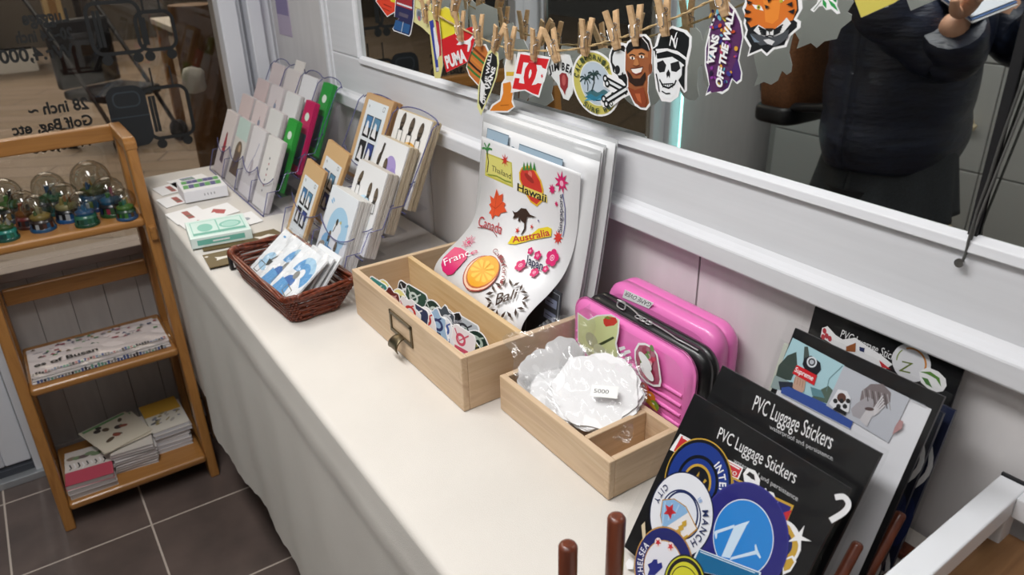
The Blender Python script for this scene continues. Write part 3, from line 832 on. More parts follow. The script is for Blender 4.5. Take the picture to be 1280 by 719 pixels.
def card_stack(name, label, cat, mat4, w, h, t, face, edge, art=None, n=6, group=None):
    """a packet of cards standing in a pocket: front face art, visible leaves at the side"""
    r = thing(name, label, cat, mat4=mat4, group=group)
    b = MB()
    for i in range(n):
        z1 = -t*i/n; j = .0008*((i*37) % 3-1)
        b.box((-w/2+j, 0, z1-t/n*.8), (w/2+j, h+j, z1), flat(edge if i else face, .5))
    b.build('cards', r)
    if art:
        A = Art(); A.h = 6e-5; art(A, w, h); A.build('print', r)
    return r
hA, slA, wA = holder('leaflet_holder', 'clear stepped holder full of white and green bookmarks by the window', 2.005, 1.572, .408, 4)
pk = flat('dcd3d2', .55)
def a_red(A, w, h):
    A.ell((.0, h*.62), .006, .008, flat('8a3038', .5)); A.poly([(-.013, h*.36), (.013, h*.36), (.008, h*.58), (-.006, h*.6)], flat('a83a46', .5)); A.poly([(-.012, h*.2), (.014, h*.18), (.012, h*.36), (-.010, h*.37)], flat('6a5a6a', .5)); A.line([(-.02, h*.4), (.02, h*.46)], .002, flat('3a4a5a', .5))
def a_brown(A, w, h):
    A.rect(-w/2, h*.7, w/2, h, flat('c9ddd6', .5)); A.ell((.002, h*.5), .024, .026, flat('7a6a58', .5)); A.poly([(-.03, h*.15), (.03, h*.15), (.022, h*.48), (-.02, h*.5)], flat('6f5f55', .5)); A.ell((.006, h*.56), .008, .009, flat('b59a80', .5)); A.line([(-.01, h*.25), (.018, h*.45)], .003, flat('4a4a7a', .5))
def a_dots(A, w, h):
    for i in range(7): A.disc((-.004+.002*(i % 2), h*.25+i*.012), .0028, flat('b0505a' if i % 2 else '5a5a60', .5), 10)
def a_lines(A, w, h):
    A.line([(-.02, h*.3), (-.005, h*.5), (.01, h*.62), (.02, h*.8)], .003, flat('9a9ab4', .5)); A.ell((.005, h*.42), .008, .02, flat('b9b0b8', .5))
def a_sm(A, w, h):
    A.line([(-.02, h*.5), (0, h*.6), (.01, h*.8)], .003, flat('b08a90', .5)); A.disc((.01, h*.7), .008, flat('8a92a8', .5))
def a_grad(c1):
    def fn(A, w, h):
        A.rect(-w/2+.002, h*.66, w/2-.002, h-.003, flat(c1, .35)); A.rect(-w/2+.004, h*.1, w/2-.004, h*.55, flat('2d4450', .35)); A.ell((0, h*.78), .012, .009, flat('e0efe0', .35))
    return fn
PW = wA*.80
spec = {(0, 0): ('e2d8d6', a_red, 'bookmark card with a red figure'), (1, 0): ('ddd9d4', a_brown, 'bookmark card with a brown figure under a pale green top'), (2, 0): ('e4e0e2', a_lines, 'white bookmark card with thin grey lines'), (3, 0): ('e6e3e0', a_dots, 'white bookmark card with a column of red dots'),
 (0, 1): ('ddcccb', None, 'pale pink card pack in the second row'), (1, 1): ('e2d4d4', a_sm, 'pink tinted card pack with a faint sketch in the second row'), (2, 1): ('e2e2e0', None, 'plain white card pack in the second row'), (3, 1): ('2f9a3c', a_grad('38a845'), 'green card pack in the second row'),
 (0, 2): ('ddc9c8', None, 'pale pink card pack in the third row'), (1, 2): ('dfd6d8', a_sm, 'card pack with a grey sketch in the third row'), (2, 2): ('e4e4e4', None, 'plain white card pack in the third row'), (3, 2): ('c0225e', a_grad('c8285f'), 'magenta card pack in the third row'),
 (0, 3): ('decfce', None, 'pale pink card pack in the back row'), (1, 3): ('ded6d4', None, 'greyish white card pack in the back row'), (2, 3): ('e6e6e8', None, 'plain white card pack in the back row'), (3, 3): ('2d9440', a_grad('2f9a42'), 'green card pack in the back row')}
for (cl, k), (fc, art, lb) in spec.items():
    card_stack('card_pack', lb+' of the window holder', 'cards', slA(cl, k), PW*(.62 if cl == 3 and k else 1), .158, .012, fc, 'd2cccc' if cl < 3 or k == 0 else fc, art, 4)
card_stack('card_pack', 'single pale card sticking up behind the back row by the window', 'cards', slA(1, 3, .02, .013, .022), .06, .158, .002, 'e2dcd6', 'd8d2cc', None, 1)

hB, slB, wB = holder('leaflet_holder', 'clear stepped holder with kraft and blue postcards beside the sheet box', 1.457, 1.150, .408, 2)
def a_polaroid(A, w, h, top=.93):
    h0, h = h, h*top/.93
    A.rect(-w*.38, h*.04, w*.38, h*.93, flat('e2e8ec', .45))
    A.text('n', (-w*.30, h*.84), .008, ink); A.line([(w*.22, h*.85), (w*.28, h*.85), (w*.28, h*.9), (w*.22, h*.9)], .0012, ink, True)
    rnd = random.Random(2)
    for i in range(2):
        for j in range(2):
            x0, y0 = -w*.28+i*w*.30, h*.50-j*h*.30
            A.rect(x0, y0, x0+w*.25, y0+h*.26, ink); A.rect(x0+.002, y0+h*.12, x0+w*.25-.002, y0+h*.25, flat(['4a7aa8', '26282c', '5a88a8', '3a4a88'][i*2+j], .5)); A.poly([(x0+.004, y0+.006), (x0+w*.2, y0+.004), (x0+w*.14, y0+h*.18), (x0+w*.08, y0+h*.2)], flat('e8e8ea', .5))
def a_pol2(A, w, h): a_polaroid(A, w, h, .80)
def ltag(A, x, y, s, m, lean=0.):
    """brown strap with stitching above a framed name window"""
    lt = flat('8a7a66', .4)
    A.ell((x, y+.95*s), .42*s, .9*s, m, lean); A.line([(x-.2*s, y+.4*s), (x-.1*s, y+1.5*s)], .08*s, lt); A.line([(x+.15*s, y+.4*s), (x+.2*s, y+1.4*s)], .06*s, lt)
    A.line([(x-.3*s, y+.75*s), (x+.3*s, y+.85*s)], .12*s, flat('2a241e', .4)); A.poly([(x-.34*s, y+.15*s), (x+.3*s, y+.2*s), (x+.24*s, y+.5*s), (x-.3*s, y+.45*s)], flat('2a241e', .4))
    A.line([(x-.48*s, y+.1*s), (x+.42*s, y+.15*s), (x+.5*s, y-.95*s), (x-.40*s, y-1.0*s)], .10*s, ink, True)
def hang(A, x, y, s, m):
    """luggage tag silhouette: strap and framed window"""
    A.line([(x, y), (x+.3*s, y-.9*s)], .16*s, m); A.ell((x-.05*s, y+.15*s), .3*s, .45*s, m, .3); A.line([(x+.0*s, y-1.0*s), (x+.65*s, y-.85*s), (x+.5*s, y-1.75*s), (x-.2*s, y-1.85*s)], .09*s, ink, True)
def a_blue(seed, big=True):
    def fn(A, w, h):
        b1, b2, b3 = flat('a9cfe8', .5), flat('84b6dc', .5), flat('5f98cf', .5)
        A.ring((w*.05, h*.50), w*.14, w*.36, b1, -.6, 3.5); A.ell((w*.24, h*.36), w*.09, h*.16, b1, .1); A.ell((-w*.24, h*.30), w*.16, h*.10, b2, .5); A.ell((-w*.14, h*.16), w*.26, h*.09, b3, .2); A.ell((-w*.34, h*.22), w*.12, h*.05, flat('9a9288', .5), .4)
        for x, y in ((-.36, .80), (-.32, .83)): A.ell((w*x, h*y), w*.05, h*.014, b2, -.5)
        A.ell((w*.30, h*.66), w*.09, h*.025, b1, -.4); A.ell((w*.34, h*.63), w*.06, h*.015, b2, .4); A.ell((w*.12, h*.62), w*.03, h*.02, flat('c9c08a', .5))
        A.ell((w*.0, h*.60), w*.035, h*.045, flat('4a4438', .4), -.2); A.line([(w*.0, h*.57), (-w*.06, h*.46)], .0016, flat('3a3630', .4))
        for x, y in ((-.14, .30), (.16, .22)): ltag(A, w*x, h*y, .012, flat('6a6256', .4), -.1)
    return fn
def a_violet(A, w, h):
    vi = flat('a493c8', .5); A.ell((w*.12, h*.72), w*.18, h*.10, vi, -.5); A.ell((w*.24, h*.58), w*.13, h*.13, flat('9a8ac4', .5), .3); A.ell((w*.38, h*.62), w*.06, h*.02, flat('c8bce0', .5), -.3)
    ltag(A, -w*.30, h*.64, .015, flat('3c342c', .4), -.12); A.line([(-w*.29, h*.70), (-w*.24, h*.93)], .007, flat('3c342c', .4)); ltag(A, -w*.05, h*.58, .017, flat('5a4a3c', .4), .05); A.poly([(w*.26, h*.30), (w*.36, h*.34), (w*.34, h*.40), (w*.24, h*.36)], flat('2e2a26', .4))
def a_tags3(A, w, h):
    A.ring((w*.02, h*.40), w*.10, w*.32, flat('bcdcee', .5), -.2, 3.3); A.ell((w*.2, h*.3), w*.14, h*.10, flat('a4cde6', .5)); A.ell((-w*.36, h*.58), w*.05, h*.012, flat('8aa0c8', .5))
    for x, y, l in ((-.30, .70, -.35), (.10, .62, .0), (.34, .60, .1)): ltag(A, w*x, h*y, .016, flat('5f5242', .4), l)
def a_orange(A, w, h):
    o1, o2 = flat('e2aa4a', .5), flat('ecc57c', .5)
    A.ell((w*.12, h*.56), w*.24, h*.13, o1, -.2); A.ell((w*.26, h*.44), w*.12, h*.14, o2, .2); A.ell((-w*.05, h*.62), w*.10, h*.05, o2, .6); A.ell((w*.2, h*.3), w*.08, h*.1, o2)
    dk = flat('2c2824', .4)
    A.poly([(-w*.42, h*.52), (-w*.30, h*.60), (-w*.10, h*.60), (-w*.06, h*.64), (-w*.16, h*.55), (-w*.34, h*.50)], dk); A.poly([(-w*.02, h*.50), (w*.10, h*.56), (w*.24, h*.52), (w*.18, h*.50), (w*.14, h*.44), (w*.08, h*.49)], dk)
    for i in range(3): ltag(A, -w*.28+i*w*.28, h*.77-i*.003, .0185, flat('50453a', .4), -.08)
card_stack('postcard_pack', 'kraft backed photo postcards in the back left pocket', 'cards', slB(0, 3, .012, 0, .004), .118, .166, .020, 'c9a57a', 'b98f62', a_polaroid, 8)
card_stack('postcard_pack', 'tilted kraft photo postcards in the second left pocket', 'cards', slB(0, 1, -.004, 0, .004, -.10), .098, .150, .006, 'd0ac7c', 'bd9668', a_pol2, 3)
card_stack('postcard_pack', 'kraft photo postcards tilted in the front left pocket', 'cards', slB(0, 0, -.014, 0, .006, -.08), .090, .150, .006, 'd0ac7c', 'bd9668', a_pol2, 3)
card_stack('postcard_pack', 'thick pack of blue map postcards in the front right pocket', 'cards', slB(1, 0, -.01), .116, .140, .030, 'e6eaee', 'd8d6d2', a_blue(1), 9)
card_stack('postcard_pack', 'postcards with three brown luggage tags in the second right pocket', 'cards', slB(1, 1, .010), .116, .152, .024, 'e6e6e6', 'cfc8be', a_tags3, 7)
card_stack('postcard_pack', 'postcards with a violet map in the third right pocket', 'cards', slB(1, 2, .006), .116, .156, .022, 'e6e6e6', 'c9bba2', a_violet, 7)
card_stack('postcard_pack', 'postcards with orange map and three dark tags in the back right pocket', 'cards', slB(1, 3, .006, 0, .002), .128, .160, .020, 'e8e6e2', 'cdbb98', a_orange, 7)

# ============================================================ FLAT GOODS AT THE FAR END OF THE TABLE
def flat_card(name, label, cat, pts_px, th, m, art=None, z=TZ+.0015, bot=None):
    P = [onZ(px, py, z+th) for px, py in pts_px]
    c0 = sum(P, Vector())/len(P)
    U = (P[1]-P[0]); U.z = 0; U.normalize(); V = Vector((0, 0, 1)).cross(U)
    M4 = Matrix(((U.x, V.x, 0, c0.x), (U.y, V.y, 0, c0.y), (0, 0, 1, z+th), (0, 0, 0, 1)))
    loc = [((p-c0).dot(U), (p-c0).dot(V)) for p in P]
    A = Art(); A.slab(loc, th, m, bot)
    w = max(abs(p[0]) for p in loc); d = max(abs(p[1]) for p in loc)
    if art: art(A, w, d)
    o = A.build(name, mat4=M4); tag(o, label, cat); return o
def art_strip(c1, c2):
    def fn(A, w, d):
        for i in range(7): A.poly([(-w*.8+i*w*.22, -d*.35), (-w*.62+i*w*.22, -d*.35), (-w*.58+i*w*.22, d*.35), (-w*.76+i*w*.22, d*.35)], flat((c1, c2)[i % 2], .4))
    return fn
def art_red(A, w, d): A.poly([(-w*.5, -d*.1), (0, -d*.45), (w*.5, d*.1), (0, d*.45)], flat('b03a3e', .5))
def art_bar(A, w, d): A.rect(-w*.5, -d*.16, w*.6, d*.2, flat('a04a48', .5)); A.rect(w*.1, -d*.16, w*.3, d*.2, flat('6a5a4a', .5))
flat_card('playing_card', 'white card with a red bar nearest the far table edge', 'card', [(190, 236), (203, 245), (236, 236), (222, 227)], .0005, white, art_bar)
flat_card('playing_card', 'white card with blue and green stripes beside the clear holder', 'card', [(208, 227), (221, 235), (268, 225), (252, 217)], .0005, white, art_strip('2c3a8a', '3a8a4a'))
flat_card('playing_card', 'white card with a red bar in front of the white card deck', 'card', [(195, 250), (208, 260), (246, 249), (232, 240)], .0005, white, art_bar)
flat_card('playing_card', 'white card with a large red diamond behind the teal deck', 'card', [(246, 264), (262, 276), (300, 264), (284, 253)], .0005, white, art_red)
flat_card('playing_card', 'white card with a small red mark left of the red diamond card', 'card', [(206, 268), (222, 281), (262, 268), (246, 257)], .0006, white, art_bar, TZ+.0022)
flat_card('playing_card', 'white card half under the teal deck', 'card', [(222, 279), (240, 293), (286, 278), (268, 265)], .0005, white, art_red, TZ+.003)
flat_card('playing_card', 'white card with a grey figure right of the teal deck', 'card', [(283, 272), (297, 285), (329, 276), (314, 264)], .0005, white, lambda A, w, d: A.ell((0, 0), w*.25, d*.4, flat('9aa0aa', .5)), TZ+.0022)
def deck(label, px, th, body, artf, side=None):
    z = TZ+.0035; P = [onZ(a, b, z) for a, b in px]
    c0 = sum(P, Vector())/4; U = (P[1]-P[0]); ln = U.length; U.normalize(); V = Vector((0, 0, 1)).cross(U); dp = abs((P[3]-P[0]).dot(V))
    M4 = Matrix(((U.x, V.x, 0, c0.x), (U.y, V.y, 0, c0.y), (0, 0, 1, z), (0, 0, 0, 1)))
    t = thing('card_deck', label, 'card deck', mat4=M4)
    b = MB(); b.box((-ln/2, -dp/2, 0), (ln/2, dp/2, th), flat(body, .4)); b.build('carton', t, bevel=.0012)
    A = Art(); A.h = 1e-4; artf(A, ln/2, dp/2); A.build('top_print', t).location = (0, 0, th)
    if side:
        A = Art(); A.h = 1e-4; side(A, ln/2, th)
        o = A.build('side_print', t); o.matrix_local = Matrix(((1, 0, 0, 0), (0, 0, -1, -dp/2), (0, 1, 0, 0), (0, 0, 0, 1)))
def d_white(A, w, d):
    A.rect(-w*.96, -d*.9, w*.9, d*.94, flat('e6e6ea', .4)); g = flat('3f9a48', .4); n_ = flat('2c347a', .4)
    for i in range(7): A.poly([(-w*.9+i*w*.25, -d*.55), (-w*.66+i*w*.25, -d*.55), (-w*.60+i*w*.25, d*.1), (-w*.84+i*w*.25, d*.1)], g if i % 2 == 0 else n_)
    for i in range(7): A.poly([(-w*.85+i*w*.25, d*.28), (-w*.61+i*w*.25, d*.28), (-w*.57+i*w*.25, d*.8), (-w*.81+i*w*.25, d*.8)], n_ if i % 3 else g)
def d_teal(A, w, d):
    tl = flat('7fc4b4', .4); A.rect(-w*.94, -d*.9, w*.94, d*.9, flat('cfe9e2', .4)); A.line([(-w*.85, -d*.75), (w*.85, -d*.75), (w*.85, d*.75), (-w*.85, d*.75)], .0025, tl, True)
    A.line([(0, -d*.75), (0, d*.75)], .0025, tl); A.ell((-w*.42, 0), w*.25, d*.45, tl); A.ell((w*.42, 0), w*.25, d*.45, flat('a6d8cc', .4)); A.ring((w*.42, 0), d*.3, d*.4, tl)
    A.rect(-w*.86, -d*.72, w*.86, -d*.5, flat('5fae9c', .4))
def s_teal(A, w, t): A.rect(-w*.8, t*.25, w*.75, t*.75, flat('6fb8a8', .4)); A.line([(-w*.3, t*.5), (w*.25, t*.5)], t*.14, white)
def s_white(A, w, t):
    for i in range(4): A.rect(w*(-.1+.15*i), t*.4, w*(-.06+.15*i), t*.6, flat('8a8a90', .4))
deck('white boxed card deck with blue and green pattern on its lid', [(233, 255), (287, 245), (270, 231), (226, 241)], .026, 'e2e2e6', d_white, s_white)
deck('flat teal card deck lying in front of the red diamond card', [(246, 312), (322, 298), (300, 277), (228, 292)], .021, 'dfeee9', d_teal, s_teal)
# brown metal bookmark plates with cut-outs
br = flat('62512c', .55)
def cut(shape):
    def fn(A, w, d):
        cm = flat('dcd8cf', .7)
        if shape == 0: A.poly([(-w*.5, -d*.22), (-w*.2, -d*.12), (w*.3, -d*.1), (w*.62, d*.06), (w*.3, d*.2), (-w*.2, d*.2), (-w*.5, d*.32), (-w*.42, d*.05)], cm)
        else: A.poly([(-w*.3, -d*.35), (w*.1, -d*.2), (w*.35, -d*.4), (w*.5, d*.1), (w*.2, d*.4), (-w*.1, d*.25), (-w*.4, d*.35), (-w*.2, 0)], cm)
        for sx in (-.85, .85): A.disc((w*sx, d*.6*(-1 if sx > 0 else 1)), .0035, cm, 10)
    return fn
flat_card('metal_bookmark', 'brown metal bookmark plate with a cut-out plane, left of the basket', 'bookmark', [(254, 314), (323, 302), (303, 287), (249, 299)], .0012, br, cut(0))
flat_card('metal_bookmark', 'brown metal bookmark plate with a jagged cut-out, behind the basket', 'bookmark', [(312, 309), (368, 299), (342, 286), (300, 296)], .0012, br, cut(1), TZ+.003)
flat_card('metal_bookmark', 'brown metal bookmark plate lying nearest the table edge beside the basket', 'bookmark', [(262, 335), (312, 324), (300, 309), (253, 319)], .0012, br, cut(0), TZ+.0045)
# small black framed label leaning at the basket
t = thing('card_holder', 'small black card holder standing behind the end of the basket', 'holder', tuple(onZ(300, 334, TZ+.0015)), .12)
b = MB(); b.box((-.018, -.004, 0), (.10, .004, .028), flat('1c1b1d', .4)); b.build('frame', t, bevel=.0015)
b = MB(); b.box((-.012, -.0046, .004), (.094, .0046, .034), flat('dddcda', .5)); b.build('insert_card', t)
# ============================================================ WICKER BASKET
wick = noise_mat('red_brown_wicker', [(.3, '4a1c0e'), (.55, '70301a'), (.8, '8f4a2a')], (30, 30, 30), 6, 3, .4, coat=.15)
bk_rot = math.atan2(1.066-1.291, .294-.280)          # along the front edge
bu = Vector((math.cos(bk_rot), math.sin(bk_rot), 0)); bw = Vector((-bu.y, bu.x, 0))   # u towards viewer, w towards wall
bo = Vector((.280, 1.291, TZ+.002))
MBK = Matrix(((bu.x, bw.x, 0, bo.x), (bu.y, bw.y, 0, bo.y), (0, 0, 1, bo.z), (0, 0, 0, 1)))
bt = thing('wicker_basket', 'dark red wicker tray basket full of blue printed packs', 'basket', mat4=MBK)
BL, BD, BH = .226, .080, .036
def rim_pt(s_, h):
    """point round the tray at height fraction h; flares outward"""
    fl = .018*h; rr = .016
    x0, x1, y0, y1 = -fl*.8, BL+fl*.9, -fl*.6, BD+fl*1.6
    pts = rrect(x0, y0, x1, y1, rr, 6); n = len(pts); q = s_*n; i = int(q) % n; fq = q-int(q)
    a, b = pts[i], pts[(i+1) % n]
    zz = BH*h + (.010*h*abs(2*((a[0]-x0)/(x1-x0))-1)**4)
    return Vector((a[0]*(1-fq)+b[0]*fq, a[1]*(1-fq)+b[1]*fq, zz))
b = MB(); NW = 44
for k in range(9):                                    # woven strands waving round the stakes
    h = .06+.88*k/8; path = []
    for i in range(NW*4):
        s_ = i/(NW*4); p = rim_pt(s_, h); c_ = Vector((BL/2, BD/2, p.z)); o_ = (p-c_).normalized()
        path.append(p+o_*.0022*math.sin(i/4*PI*1.0+(k % 2)*PI))
    b.tube(path, .0023, wick, 5, closed=True)
for i in range(NW): b.tube([rim_pt(i/NW, 0), rim_pt(i/NW, .5), rim_pt(i/NW, 1)], .0016, wick, 5)
b.build('weave', bt)
b = MB()
for ph in range(3):
    b.tube([rim_pt(i/160, 1)+Vector((.0028*math.cos(i*.55+ph*2.1), .0028*math.cos(i*.55+ph*2.1), .0034*math.sin(i*.55+ph*2.1)+.002)) for i in range(160)], .0031, wick, 5, closed=True)
b.build('rim', bt)
b = MB(); b.prism(rrect(0, 0, BL, BD, .016), .0, .004, wick, 'z'); b.build('base', bt)
def a_pack(seed):
    def fn(A, w, h):
        b1, b2, b3 = flat('a9d0ea', .45), flat('5f9fd4', .45), flat('3c6fb4', .45)
        if seed == 0:
            A.ell((-w*.18, h*.42), w*.2, h*.12, b1, .6); A.ell((-w*.2, h*.25), w*.22, h*.07, b1, -.2); A.line([(w*.3, h*.84), (-w*.05, h*.42)], .0035, flat('4a4a48', .35)); A.ell((w*.31, h*.86), w*.05, h*.04, flat('4a4a48', .35), .7); A.poly([(-w*.14, h*.42), (w*.06, h*.42), (w*.02, h*.32), (-w*.08, h*.28)], flat('3a403a', .35)); A.line([(-w*.34, h*.3), (-w*.12, h*.3), (-w*.16, h*.1), (-w*.36, h*.1)], .0022, flat('54504a', .35), True); A.ell((-w*.28, h*.88), w*.06, h*.02, b2)
        else:
            A.ring((w*.10, h*.56), w*.11, w*.36, b2, -.7, 3.2); A.ring((w*.10, h*.56), w*.24, w*.38, b1, .4, 2.2); A.ell((-w*.08, h*.34), w*.2, h*.12, b3, .3); A.poly([(-w*.42, h*.06), (w*.12, h*.05), (w*.08, h*.30), (-w*.34, h*.34)], b2); A.ell((.0, h*.5), w*.09, h*.08, flat('8a8a86', .4)); A.line([(w*.0, h*.3), (w*.26, h*.26), (w*.22, h*.12), (-w*.02, h*.16)], .002, flat('7a7468', .4), True); A.ell((w*.26, h*.8), w*.05, h*.02, b1)
    return fn
for i, (a, lb) in enumerate(((.052, 'bagged card with a small black guitar charm lying in the left of the basket'), (.108, 'bagged card with a light blue map in the middle of the basket'), (.160, 'bagged card with a dark blue map at the right end of the basket'))):
    U = Vector((1, .0, .0)); V = Vector((.03, .80, .60)); V.normalize(); U = (U-V*U.dot(V)).normalized(); Nn = U.cross(V)
    m = Matrix.Identity(4); o_ = (a, .004-.0035*i+.004, .012+.003*i)
    for r_ in range(3): m[r_][0] = U[r_]; m[r_][1] = V[r_]; m[r_][2] = Nn[r_]; m[r_][3] = o_[r_]
    t = card_stack('card_pack', lb, 'cards', MBK @ m, .084, .098, .003, 'eef1f4', 'e4e6e8', a_pack(0 if i == 0 else i), 2)
    bb = MB(); bb.grid(lambda u, v: (-.046+.092*u, -.002+.108*v, .0022+.0012*math.sin(u*14+i)*math.sin(v*17)), 24, 24, cello); bb.build('clear_bag', t)
for i in range(3):
    U = Vector((1, 0, 0)); V = Vector((.0, .66, .75)); V.normalize(); U = (U-V*U.dot(V)).normalized(); Nn = U.cross(V)
    m = Matrix.Identity(4); o_ = (.158+.004*i, .022+.011*i, .008+.001*i)
    for r_ in range(3): m[r_][0] = U[r_]; m[r_][1] = V[r_]; m[r_][2] = Nn[r_]; m[r_][3] = o_[r_]
    card_stack('card_pack', 'bagged white card packed upright behind the dark blue map card in the basket', 'cards', MBK @ m, .080, .088, .003, 'e8eaec', 'd8dadc', None, 2, 'bagged cards behind in the basket')

# ============================================================ LARGE WOODEN BOX
def wooden_box(name, label, x0, x1, y0, y1, h, th, divs, loc_z=TZ+.001):
    t = thing(name, label, 'box', ((x0+x1)/2, (y0+y1)/2, loc_z)); cx, cy = (x0+x1)/2, (y0+y1)/2
    X0, X1, Y0, Y1 = x0-cx, x1-cx, y0-cy, y1-cy
    def bd(a, b_, m, nm, pts=None):
        b = MB(); b.box(a, b_, m); b.build(nm, t, bevel=.0012)
    bd((X0, Y0, 0), (X0+th, Y1, h), pine_y, 'front_board'); bd((X1-th, Y0, 0), (X1, Y1, h), pine_y, 'back_board')
    bd((X0+th, Y0, 0), (X1-th, Y0+th, h), pine_x, 'end_board'); bd((X0+th, Y1-th, 0), (X1-th, Y1, h), pine_x, 'end_board')
    bd((X0+th, Y0+th, 0), (X1-th, Y1-th, .006), pine_y, 'bottom_board')
    b = MB()                                       # finger joints at the near corner
    n = 7
    for i in range(0, n, 2): b.box((X0-.0002, Y0+.0012, max(h*i/n, .0015)), (X0+.0006, Y0+th, min(h*(i+1)/n, h-.0016)), pine_x)
    b.build('corner_joint', t)
    for ax, p, m in divs:
        if ax == 'y': bd((p-cx-th*.45, Y0+th, .006), (p-cx+th*.45, Y1-th, h), m, 'divider')
        else: bd((X0+th, p-cy-th*.45, .006), (X1-th, p-cy+th*.45, h), m, 'divider')
    return t
BX0, BX1, BY0, BY1, BHT = .388, .598, .705, 1.037, .078
bx = wooden_box('wooden_box', 'large pale pine box with a bronze label pull, holding stickers and sheets', BX0, BX1, BY0, BY1, BHT, .009, [('y', .484, pine_warm)])
# bronze label frame with curled pull
b = MB(); cx, cy = (BX0+BX1)/2, (BY0+BY1)/2
yy = .8715-cy; xx = BX0-cx
for y0, y1, z0, z1 in ((-.034, .034, .058, .064), (-.034, -.029, .034, .064), (.029, .034, .034, .064), (-.034, .034, .030, .036)):
    b.box((xx-.0022, yy+y0, z0), (xx, yy+y1, z1), bronze)
pt = b.build('label_frame', bx, bevel=.0006)
b = MB()
def pullf(u, v):
    a = v*PI*.62; w = .012+.006*v; r_ = .014
    return (xx-.001-r_*math.sin(a)*1.1, yy+(u-.5)*2*w*.8, .034-r_*(1-math.cos(a))*.9+.002*math.sin(u*PI))
b.grid(pullf, 8, 14, bronze); b.build('curled_pull', pt, solid=.0016)
# stickers standing in the front compartment
STK = [('teal', '3f8a86', 'c9d8d6'), ('yellow', 'e0d480', '5a8a5a'), ('dark red', '6a2a28', 'd0a0a0'), ('black', '1d1e22', 'e0e0e0'), ('pale yellow', 'e4da8a', '2a2a30'), ('white', 'e4e4e6', 'c03a3a'), ('navy', '2c3a5a', 'd8d8dc'), ('white and red', 'e2e0e0', 'b83030'), ('light blue', '9ab8d4', '2a3a6a'), ('dark green', '2c4a3c', 'd0d8d0'), ('white and blue', 'e0e4ea', '3a5aa0'), ('black and white', '17181b', 'efefef'), ('grey', '7a7d80', 'e8e8e8'), ('deep green', '24382e', 'c8d0c8')]
rnd = random.Random(21)
STK += [('slate', '4a5058', 'd0d0d4'), ('pink and white', 'e6dfe2', 'c8506a'), ('olive', '8a8a4a', '2a2a20'), ('jet black', '121316', '8a8a90'), ('silver grey', 'b4b8bc', '3a3a40'), ('bottle green', '1d332a', 'b0c0b4')]
for i, (cn, c1, c2) in enumerate(STK):
    dark_row = i in (3, 9, 12, 13, 14, 17, 18, 19); k_ = i
    if dark_row: n_ = (3, 9, 12, 13, 14, 17, 18, 19).index(i); y = .955-n_*.026; x = .431+.0016*n_; hh = .056+.008*rnd.random()
    else: n_ = [q for q in range(len(STK)) if q not in (3, 9, 12, 13, 14, 17, 18, 19)].index(i); y = 1.000-n_*.0225; x = .4015+.0020*n_; hh = .058+.008*rnd.random()
    U = Vector((.05+.04*rnd.random(), -1, .03*rnd.uniform(-1, 1))).normalized(); V = Vector((.20+.06*rnd.random(), 0, 1)).normalized(); V = (V-U*V.dot(U)).normalized(); Nn = U.cross(V)
    w = .026+.010*rnd.random(); y = min(max(y, BY0+.012+w), BY1-.012-w)
    m = Matrix.Identity(4); o_ = Vector((x, y, TZ+.009))
    for r_ in range(3): m[r_][0] = U[r_]; m[r_][1] = V[r_]; m[r_][2] = Nn[r_]; m[r_][3] = o_[r_]
    A = Art(); sh_ = i % 3
    ol = blob((0, hh/2), w, hh/2, 36, (.03, .06, .10)[sh_], (5, 3, 8)[sh_], i) if sh_ else rrect(-w, 0, w, hh, .008)
    my = min(p[1] for p in ol); ol = [(p[0], p[1]-my) for p in ol]
    A.slab(ol, .0007, white, white)
    A.poly([(p[0]*.94, (p[1]-hh/2)*.95+hh/2) for p in ol], flat(c1, .35)); A.ell((w*.2*(i % 3-1), hh*.74), w*.42, hh*.13, flat(c2, .35)); A.ell((w*.2*(i % 3-1), hh*.74), w*.25, hh*.07, flat(c1, .35)); A.poly([(-w*.7, hh*.48), (w*.6, hh*.52), (w*.5, hh*.60), (-w*.7, hh*.56)], flat(c2, .35)); A.line([(-w*.8, hh*.9), (-w*.3, hh*.7), (w*.4, hh*.92)], .0022, flat(c2, .35))
    o = A.build('die_cut_sticker', mat4=m)
    tag(o, cn+' die-cut sticker standing '+('in the rear row' if dark_row else 'in the front row')+' of the large pine box', 'sticker')

# ============================================================ STICKER SHEETS IN THE REAR COMPARTMENT
PROF = [(.594, 1.016), (.5925, .98), (.589, .935), (.581, .905), (.567, .880), (.545, .861), (.520, .846), (.505, .834), (.497, .820), (.496, .800), (.499, .775)]
def cat_rom(P, n=12):
    out = []
    for i in range(len(P)-1):
        p0, p1, p2, p3 = P[max(i-1, 0)], P[i], P[i+1], P[min(i+2, len(P)-1)]
        for j in range(n):
            t = j/n; out.append(tuple(.5*((2*p1[k])+(-p0[k]+p2[k])*t+(2*p0[k]-5*p1[k]+4*p2[k]-p3[k])*t*t+(-p0[k]+3*p1[k]-3*p2[k]+p3[k])*t**3) for k in range(2)))
    out.append(P[-1]); return out
CUR = cat_rom(PROF); ARC = [0]
for a, c_ in zip(CUR[:-1], CUR[1:]): ARC.append(ARC[-1]+math.hypot(c_[0]-a[0], c_[1]-a[1]))
def prof(s_):
    s_ = max(0, min(s_, ARC[-1]-1e-6))
    for i in range(len(ARC)-1):
        if ARC[i+1] >= s_:
            t = (s_-ARC[i])/(ARC[i+1]-ARC[i]+1e-12); a, c_ = CUR[i], CUR[i+1]
            tx, tz = c_[0]-a[0], c_[1]-a[1]; l = math.hypot(tx, tz)+1e-12
            return a[0]+tx*t, a[1]+tz*t, tz/l, -tx/l     # point, outward normal (towards room)
SYL, SYR = .973, .735
